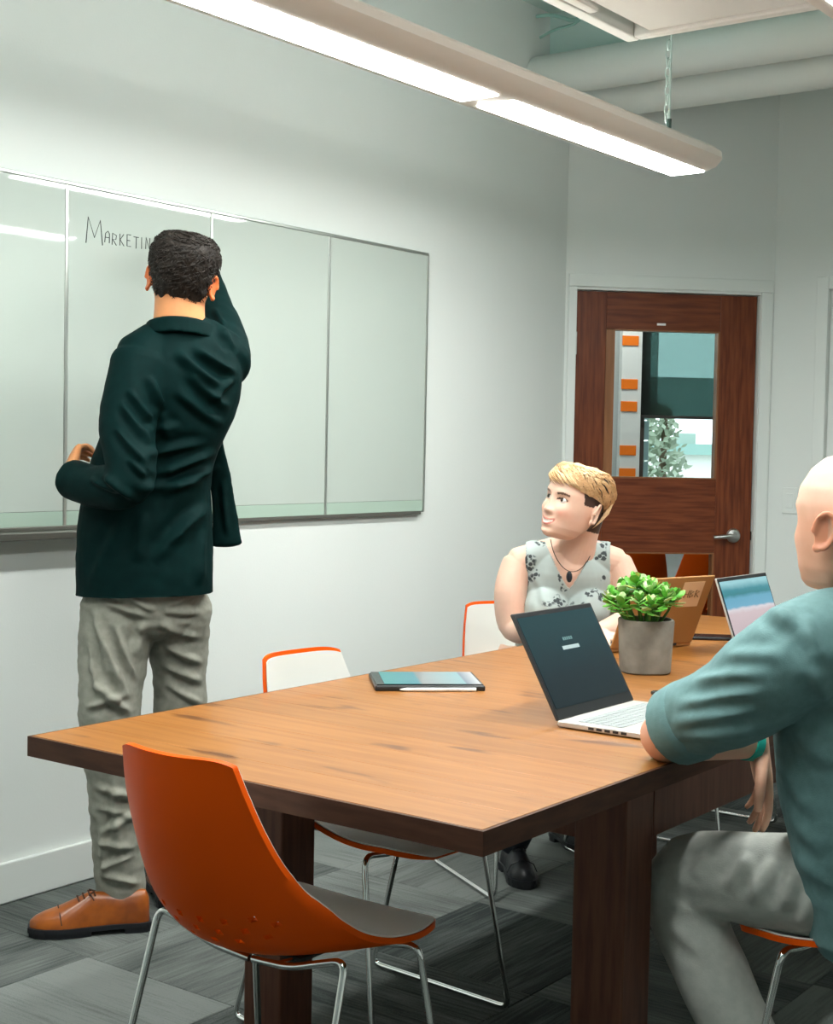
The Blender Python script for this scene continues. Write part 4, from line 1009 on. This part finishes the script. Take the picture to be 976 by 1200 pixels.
KR, KL = Vector((-2.02, 3.46, .52)), Vector((-1.90, 3.66, .52))
FR, FL = Vector((-2.40, 3.75, .07)), Vector((-2.50, 4.17, .07))
LGR = [Vector((-2.42, 3.78, .50)), Vector((-2.22, 3.63, .52)), KR, Vector((-2.22, 3.58, .28)), Vector((-2.36, 3.70, .10))]
LGL = [Vector((-2.30, 3.93, .50)), Vector((-2.10, 3.80, .52)), KL, Vector((-2.18, 3.86, .28)), Vector((-2.42, 4.06, .10))]
for lg in (LGR, LGL): loft(b, lg, [.085, .075, .055, .05, .036])
HWi = HW.inverted()
def tint2(a):
    l = np.array([tuple(HWi @ Vector(p)) for p in a]) / HSC; c = np.ones((len(a), 3)); x, y, z = np.abs(l[:, 0]), l[:, 1], l[:, 2]; xs = l[:, 0]
    fr = y > .055
    zm = z + .0725 - .6 * .018 * (x / .028) ** 2; chk = np.exp(-(np.hypot(x - .044, z + .036) / .017) ** 2)[:, None] * (y > .03)[:, None]; c = c * (1 - chk * np.array((0, .20, .20)))
    lip = fr & (x < .029) & (np.abs(zm) < .0110 * np.sqrt(np.clip(1 - (x / .030) ** 2, 0, 1))); c[lip] = (.80, .45, .46)
    teeth = fr & (x < .023) & (np.abs(zm - .0005) < .0046 * np.sqrt(np.clip(1 - (x / .024) ** 2, 0, 1))); c[teeth] = (1.15, 1.55, 1.9)
    brow = fr & (np.abs(x - .034) < .019) & (np.abs(z - .021 + 10 * (x - .036) ** 2) < .0034); c[brow] = (.16, .13, .12)
    lash = fr & (np.abs(x - .031) < .017) & (np.abs(z - .0055 + 14 * (x - .031) ** 2) < .0030); c[lash] = (.10, .08, .08)
    shave = (z < .075) & (np.abs(x) < .10) & (((y < .026 + .3 * z) & (z > .004)) | ((y < -.030) & (z > -.070))) & (z > -.1); shave &= ~((x > .0765) & (z < .022)); c[shave] = (.075, .062, .06)
    return c
me = remesh(b, .0024, 3); color_attr(me, tint2); setco(me, coords(me) - np.array(base))
wo = link_mesh('person', me, m_skin2); wo.location = base
tag(wo, 'seated woman with short blond hair in a grey sleeveless floral blouse', 'person')
# eyes
for sx in (-1, 1):
    c = HW @ (Vector((sx * .031, .0728, .0005)) * HSC); q = MB(); ellipsoid(q, c - base, .0112 * HSC, .0112 * HSC, .0098 * HSC, None, 16); ey = q.build('eye', mat('eye_white', (.75, .74, .72), .2), wo, smooth=True)
    q = MB(); g = (HW.to_3x3() @ Vector((.0, 1, .12))).normalized(); ellipsoid(q, c - base + g * .0058 * HSC, .0068, .0068, .0068, None, 12); q.build('iris', mat('iris_dark', (.035, .022, .015), .15), ey, smooth=True)
# blouse: offset skin of the torso between waist and shoulders, with a V neck
b = MB()
loft(b, TW[1:], [(.175, .14), (.152, .125), (.150, .126), (.157, .121), (.150, .094), (.092, .070)], ER, 44)
for sx in (-1, 1): ellipsoid(b, W(663, 712, 4.37) + ER * sx * .062 - EF * .02, .070, .069, .070)
for sx, pc in ((-1, W(618, 657, 4.37)), (1, W(713, 657, 4.39))): loft(b, [W(668, 646, 4.38), pc], [(.068, .068), (.054, .057)], None, 24)
me = remesh(b, .0036, 4)
folds(me, [(630, 690, 650, 720, .005, 5), (700, 690, 680, 720, .005, 5), (640, 720, 690, 735, .004, 5), (625, 670, 640, 700, .004, 4)]); ripple(me, .0025, 22, (1, 1, 1), 4.4)
bm = bmesh.new(); bm.from_mesh(me); kill = []
vtop = np.array([0])
for fc in bm.faces:
    p = fc.calc_center_median(); arr = np.array([tuple(p)]); u, v_ = pix(arr); u, v_ = u[0], v_[0]; front = (p - TW[4]).dot(FW) > -.06
    cut = False
    if front:
        hw_ = 31 * max(0, (690 - v_) / 58) ** .8 if v_ < 690 else 0
        if abs(u - (667 + (690 - v_) * .03)) < hw_ and v_ < 690: cut = True
    if p.z > W(667, 634, 4.375).z: cut = True
    if u < 616 - (v_ - 650) * .02 and v_ < 712 and abs(u - 664) > 45: cut = True
    if u > 715 and v_ < 712: cut = True
    if cut: kill.append(fc)
bmesh.ops.delete(bm, geom=kill, context='FACES'); bm.to_mesh(me); bm.free()
o_ = bpy.data.objects.new('t', me); col.objects.link(o_); md = o_.modifiers.new('s', 'SOLIDIFY'); md.thickness = .003; md.offset = -1
dg = bpy.context.evaluated_depsgraph_get(); dg.update(); me2 = bpy.data.meshes.new_from_object(o_.evaluated_get(dg)); bpy.data.objects.remove(o_)
M = bpy.data.materials.new('floral_blouse'); M.use_nodes = True; N = M.node_tree.nodes; L = M.node_tree.links; bs = N['Principled BSDF']; bs.inputs['Roughness'].default_value = .7
tc = N.new('ShaderNodeTexCoord'); n1 = N.new('ShaderNodeTexNoise'); n1.inputs['Scale'].default_value = 16; n1.inputs['Detail'].default_value = 1; n2 = N.new('ShaderNodeTexVoronoi'); n2.inputs['Scale'].default_value = 85
L.new(tc.outputs['Object'], n1.inputs[0]); L.new(tc.outputs['Object'], n2.inputs[0])
r1 = N.new('ShaderNodeMapRange'); r1.inputs[1].default_value = .585; r1.inputs[2].default_value = .615; L.new(n1.outputs['Fac'], r1.inputs[0])
r2 = N.new('ShaderNodeMapRange'); r2.inputs[1].default_value = .62; r2.inputs[2].default_value = .48; L.new(n2.outputs['Distance'], r2.inputs[0])
ml = N.new('ShaderNodeMath'); ml.operation = 'MULTIPLY'; L.new(r1.outputs[0], ml.inputs[0]); L.new(r2.outputs[0], ml.inputs[1])
mx = N.new('ShaderNodeMix'); mx.data_type = 'RGBA'; mx.inputs[6].default_value = (.37, .43, .415, 1); mx.inputs[7].default_value = (.035, .045, .05, 1); L.new(ml.outputs[0], mx.inputs[0]); L.new(mx.outputs[2], bs.inputs['Base Color'])
place('blouse', me2, M, wo, base)
# dark trousers and boots under the table
b = MB(); loft(b, [Vector((-2.37, 3.86, .49)), Vector((-2.36, 3.85, .56))], [(.172, .145), (.165, .13)], ER, 30)
for lg in (LGR, LGL): loft(b, lg, [.094, .084, .064, .058, .048])
place('trousers', remesh(b, .006, 6), mat('navy_cloth', (.012, .018, .026), .8), wo, base)
m_boot = mat('black_boot', (.008, .009, .012), .45)
for (t_, h_) in (((-2.235, 3.585, 0), (-2.405, 3.745, 0)), ((-2.30, 4.04, 0), (-2.46, 4.13, 0))): shoe('shoe', t_, h_, (m_boot, m_solem, m_boot), wo, base, wid=.085)
# necklace
q = MB(); cN = W(671, 640, 4.36)
pts = []
for k in range(21):
    t = k / 20; u_ = 645 + (697 - 645) * t; v_ = 632 + 38 * (1 - (2 * t - 1) ** 2) ** .7; pts.append(W(u_, v_, 4.275 + .045 * abs(2 * t - 1) ** 1.5) - base)
nk = q.tube(pts, .0013, 6).build('necklace', mat('necklace_chain', (.05, .04, .035), .4, metal=.5), wo, smooth=True)
q = MB(); ellipsoid(q, W(667, 676, 4.262) - base, .010, .006, .017, None, 14); q.build('pendant', mat('dark_stone', (.012, .014, .02), .15), nk, smooth=True)
# hair: blond swept top over a dark clipped side
m_blond = mat('blond_hair', (.74, .50, .28), .5, var=(.60, .38, .19), scale=40, stretch=(1, 1, 3), bump=.4, bscale=120)
m_dk = mat('dark_root_hair', (.03, .022, .018), .5)
b = MB(); NZ, NPH = 36, 64; v = []; f = []
def wl(ph):
    c = math.cos(ph); return float(np.interp(c, [-1, -.6, -.1, .3, .6, .8, 1], [-.010, .012, .030, .040, .046, .054, .060]))
for i in range(NZ):
    for j in range(NPH):
        ph = 2 * PI * j / NPH; lo = wl(ph); z = lo + (.114 - lo) * (i / (NZ - 1)) ** .85
        th = .0015 + (.020 - .005 * max(0, math.cos(ph))) * min(1, (z - lo) / .040) ** .8
        v.append(HW @ (head_pt(z, ph, 0, th) * HSC))
for i in range(NZ - 1):
    for j in range(NPH): f.append((i * NPH + j, i * NPH + (j + 1) % NPH, (i + 1) * NPH + (j + 1) % NPH, (i + 1) * NPH + j))
f += [tuple(range(NPH))[::-1], tuple(range((NZ - 1) * NPH, NZ * NPH))]
b.add(v, f); me = remesh(b, .004, 3); ripple(me, .0045, 40, (1, 1, 1), 9.2); hr = place('hair', me, m_blond, wo, base)
rnd = random.Random(21); b = MB(); bd = MB()
for k in range(900):
    ph = rnd.uniform(0, 2 * PI); lo = wl(ph); z = lo + (.112 - lo) * rnd.random() ** .8
    pts = []; sgn = 1 if math.sin(ph) > 0 else -1; L_ = rnd.uniform(.03, .055)
    for s in range(5):
        t = s / 4; zz = min(max(z - L_ * t * (.55 if z < .09 else .2), lo - .006), .1142)
        pts.append(HW @ (head_pt(zz, ph + sgn * L_ * t * 5.5, 0, .003 + (.020 - .005 * max(0, math.cos(ph))) * min(1, max(0, zz - lo) / .040) ** .8 + .004 * math.sin(PI * t)) * HSC) - base)
    (b if rnd.random() < .955 else bd).tube(pts, [.0022, .0022, .0019, .0014, .0004], 3)
for k in range(130):                                                    # fringe swept over the forehead
    ph = rnd.uniform(-1.0, 1.0); z0 = rnd.uniform(.066, .098); pts = []; L_ = rnd.uniform(.02, .04)
    for s in range(5):
        t = s / 4; zz = z0 - L_ * t * .8; pts.append(HW @ (head_pt(zz, ph - .55 * t, 0, .018 - .014 * t + .004 * math.sin(PI * t)) * HSC) - base)
    b.tube(pts, [.0024, .0024, .0020, .0014, .0004], 3)
b.build('hair_strands', m_blond, hr)['kind'] = 'stuff'; bd.build('dark_strands', m_dk, hr)['kind'] = 'stuff'
bd = MB()
for k in range(420):                                                    # longer blond tail behind the ear and nape wisps
    ph = PI + rnd.uniform(-.75, .75); z0 = rnd.uniform(.0, .03); pts = []
    L_ = rnd.uniform(.03, .060)
    for s in range(5):
        t = s / 4; zz = max(z0 - L_ * t, -.075); pts.append(HW @ (head_pt(zz, ph + .10 * t, 0, .007 + .012 * (1 - t)) * HSC) - base)
    bd.tube(pts, [.0022, .0021, .0018, .0013, .0004], 3)
bd.build('nape_strands', m_blond, hr)['kind'] = 'stuff'
# ------------------------------------------------------------------ seated bald man
m_skin3 = mat('skin_pink', (0.62, 0.33, 0.22), 0.45, attr='tint', var=(0.66, 0.36, 0.25), scale=30, sss=.08)
m_shirt = mat('teal_shirt', (0.105, 0.205, 0.21), 0.8, var=(0.125, 0.235, 0.24), scale=60, bump=.12, bscale=500)
m_pale = mat('pale_trousers', (0.37, 0.385, 0.355), 0.85, var=(0.42, 0.435, 0.40), scale=50, bump=.1, bscale=400)
base = Vector((-.78, 2.55, 0))
NX, PY = Vector((-1, 0, 0)), Vector((0, 1, 0))
HBm = frame_m(W(998, 613, 2.44), NX * .92 + PY * .36 + UP * .03, UP - NX * .06)
b = MB(); head_mesh(b, HBm, 1.0, 1.03)
loft(b, [W(1000, 640, 2.45), W(1008, 690, 2.455), W(1010, 730, 2.455)], [(.060, .066), (.062, .064), (.062, .062)], PY)
T3 = [W(1052, 1060, 2.52), W(1040, 1010, 2.51), W(1022, 940, 2.50), W(1012, 850, 2.49), W(1012, 785, 2.48), W(1014, 745, 2.475), W(1012, 718, 2.465)]
loft(b, T3, [(.15, .12), (.145, .115), (.145, .115), (.16, .115), (.15, .08), (.10, .055), (.05, .05)], PY, 36)
A3 = [W(935, 768, 2.36), W(862, 820, 2.42), Vector((-1.160, 2.308, .796)), Vector((-1.118, 2.405, .785)), Vector((-1.075, 2.500, .768))]
loft(b, A3, [.058, .050, .044, .042, .031])
hand(b, A3[4] + Vector((.004, .010, -.004)), Vector((.10, .16, -.95)), Vector((.55, .45, .25)), (.28, .25, .2), 1, .10, 1.0, .05)
A4 = [W(1085, 775, 2.60), W(1105, 870, 2.66), W(1080, 960, 2.62), Vector((-1.0, 2.70, .64)), Vector((-1.08, 2.70, .62))]
A4 = [W(1090, 775, 2.60), Vector((-.80, 2.80, .86)), Vector((-.80, 2.80, .70)), Vector((-.86, 2.74, .67)), Vector((-.92, 2.72, .64))]
loft(b, A4, [.056, .05, .042, .038, .029]); hand(b, A4[4], Vector((-1, -.05, -.12)), UP, (.2, .25, .2), -1)
L5 = [Vector((-.80, 2.45, .545)), Vector((-.995, 2.43, .538)), Vector((-1.175, 2.435, .500)), W(845, 1165, 2.62), W(905, 1290, 2.58), W(925, 1345, 2.55)]
L6 = [Vector((-.70, 2.66, .53)), Vector((-.86, 2.70, .52)), Vector((-1.00, 2.74, .49)), Vector((-.93, 2.76, .32)), Vector((-.84, 2.76, .16)), Vector((-.80, 2.76, .09))]
for lg in (L5, L6): loft(b, lg, [.085, .075, .06, .055, .045, .036])
HBi = HBm.inverted()
def tint3(a):
    l = np.array([tuple(HBi @ Vector(p)) for p in a]) / 1.03; c = np.ones((len(a), 3)); x, y, z = np.abs(l[:, 0]), l[:, 1], l[:, 2]
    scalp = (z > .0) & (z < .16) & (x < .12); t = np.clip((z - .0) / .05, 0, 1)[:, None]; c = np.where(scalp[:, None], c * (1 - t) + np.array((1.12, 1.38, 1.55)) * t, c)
    ear = (x > .0800) & (np.abs(z + .012) < .042) & (y < .02) & (y > -.04); c[ear] = (1.06, .80, .70)
    brow = (y > .05) & (np.abs(x - .034) < .019) & (np.abs(z - .021) < .004); c[brow] = (.4, .35, .3)
    lip = (y > .055) & (x < .024) & (np.abs(z + .0725) < .009); c[lip] = (.85, .55, .5)
    return c
me = remesh(b, .0036, 3); color_attr(me, tint3); setco(me, coords(me) - np.array(base))
bd_ = link_mesh('person', me, m_skin3); bd_.location = base
tag(bd_, 'seated bald man in a teal shirt and pale trousers leaning on the table edge', 'person')
for sx in (-1, 1):
    c = HBm @ (Vector((sx * .031, .0735, .001)) * 1.03); q = MB(); ellipsoid(q, c - base, .0117, .0117, .0117, None, 14); ey = q.build('eye', mat('eye_white', (.75, .74, .72), .2), bd_, smooth=True)
    q = MB(); ellipsoid(q, c - base + (HBm.to_3x3() @ Vector((0, 1, 0))) * .0075, .0058, .0058, .0058, None, 12); q.build('iris', mat('iris_dark', (.035, .022, .015), .15), ey, smooth=True)
# shirt with rolled sleeves
b = MB()
loft(b, T3[:6] + [W(1013, 728, 2.468)], [(.185, .150), (.180, .145), (.178, .142), (.188, .140), (.190, .122), (.15, .10), (.09, .085)], PY, 44, 6, p=2.2)
dE = (A3[3] - A3[2]).normalized(); dU = (A3[2] - A3[1]).normalized()
loft(b, [W(985, 752, 2.42), A3[0], A3[1], A3[2] - dU * .09 + UP * .004, A3[2] - dU * .035 + UP * .006], [.095, .088, .076, .069, .066], None, 32, cap=.08)
loft(b, [W(1060, 752, 2.56), A4[0], A4[1], A4[2], A4[2] + (A4[3] - A4[2]) * .35], [.09, .085, .072, .062, .058], None, 28)
me = remesh(b, .0042, 5)
folds(me, [(905, 790, 800, 800, .009, 8), (900, 810, 790, 830, .010, 8), (890, 835, 785, 850, .010, 8), (905, 855, 790, 868, .008, 8), (925, 770, 845, 770, .008, 9), (880, 700, 935, 735, .007, 9), (905, 705, 960, 760, .007, 9), (940, 720, 965, 780, .006, 9), (840, 880, 790, 885, .007, 7),
            (900, 880, 960, 960, .008, 10), (905, 930, 970, 1000, .008, 10), (930, 850, 976, 900, .007, 11), (910, 980, 976, 1040, .007, 9), (950, 780, 976, 830, .006, 9)])
ripple(me, .005, 9, (1, 1, 1.4), 12.3); ripple(me, .0015, 30, (1, 1, 1.3), 2.0)
sh_ = place('shirt', me, m_shirt, bd_, base)
q = MB(); cc = W(1009, 715, 2.462); v = []; f = []                       # collar
for k in range(25):
    a = 2 * PI * k / 24; o = Vector((math.cos(a), math.sin(a), 0)); lift = .020 * (o.x) ; p = cc + o * .074 + UP * (lift)
    v += [p + o * .016 - UP * .028, p + o * .004 + UP * .016, p - o * .004 + UP * .016, p - o * .001 - UP * .03]
for i in range(24):
    for k in range(4): f.append((i * 4 + k, i * 4 + (k + 1) % 4, i * 4 + 4 + (k + 1) % 4, i * 4 + 4 + k))
q.add(v, f); bm = bmesh.new(); mm = q.mesh('c'); bm.from_mesh(mm); bmesh.ops.remove_doubles(bm, verts=bm.verts, dist=.0005); bm.to_mesh(mm); bm.free(); smooth_by_angle(mm, 60.0); setco(mm, coords(mm) - np.array(base)); link_mesh('collar', mm, m_shirt, sh_)
q = MB(); loft(q, [A3[2] - dU * .075 + UP * .004, A3[2] - dU * .033 + UP * .006], [.073, .070], None, 28, cap=.08); place('cuff', remesh(q, .004, 3), m_shirt, sh_, base)
# trousers
b = MB(); loft(b, [T3[0] - UP * .01, T3[1] - UP * .02], [(.175, .145), (.17, .14)], PY, 36)
loft(b, L5[:5], [.098, .086, .074, .068, .062], None, 32); loft(b, L6[:5], [.10, .088, .074, .068, .06], None, 28)
me = remesh(b, .005, 5)
folds(me, [(880, 1000, 850, 1045, .010, 9), (910, 1005, 880, 1060, .010, 9), (935, 1010, 920, 1070, .009, 9), (960, 1040, 935, 1090, .008, 9), (830, 1000, 812, 1030, .006, 8), (860, 1080, 780, 1060, .006, 9), (780, 1080, 830, 1120, .006, 9)])
ripple(me, .006, 9, (1, 1, 1.2), 7.0); place('trousers', me, m_pale, bd_, base)
for (t_, h_) in (((-1.16, 2.50, 0), (-.89, 2.47, 0)), ((-1.02, 2.80, 0), (-.75, 2.77, 0))): shoe('shoe', t_, h_, (m_boot, m_solem, m_boot), bd_, base)
# teal wrist band
dw = (A3[4] - A3[3]).normalized(); q = MB(); n = 28; a_ = dw.orthogonal().normalized(); e_ = dw.cross(a_); v = []; f = []; cw = A3[4] - dw * .012
for k in range(n):
    g = 2 * PI * k / n; o = a_ * math.cos(g) + e_ * math.sin(g); v += [cw + o * .036 - dw * .009 - base, cw + o * .036 + dw * .009 - base, cw + o * .0325 + dw * .009 - base, cw + o * .0325 - dw * .009 - base]
for k in range(n):
    for j in range(4): f.append((k * 4 + j, k * 4 + (j + 1) % 4, ((k + 1) % n) * 4 + (j + 1) % 4, ((k + 1) % n) * 4 + j))
q.add(v, f).build('wrist_band', mat('teal_band', (.01, .38, .30), .5), bd_, smooth=True)['label'] = 'bright teal wrist band'
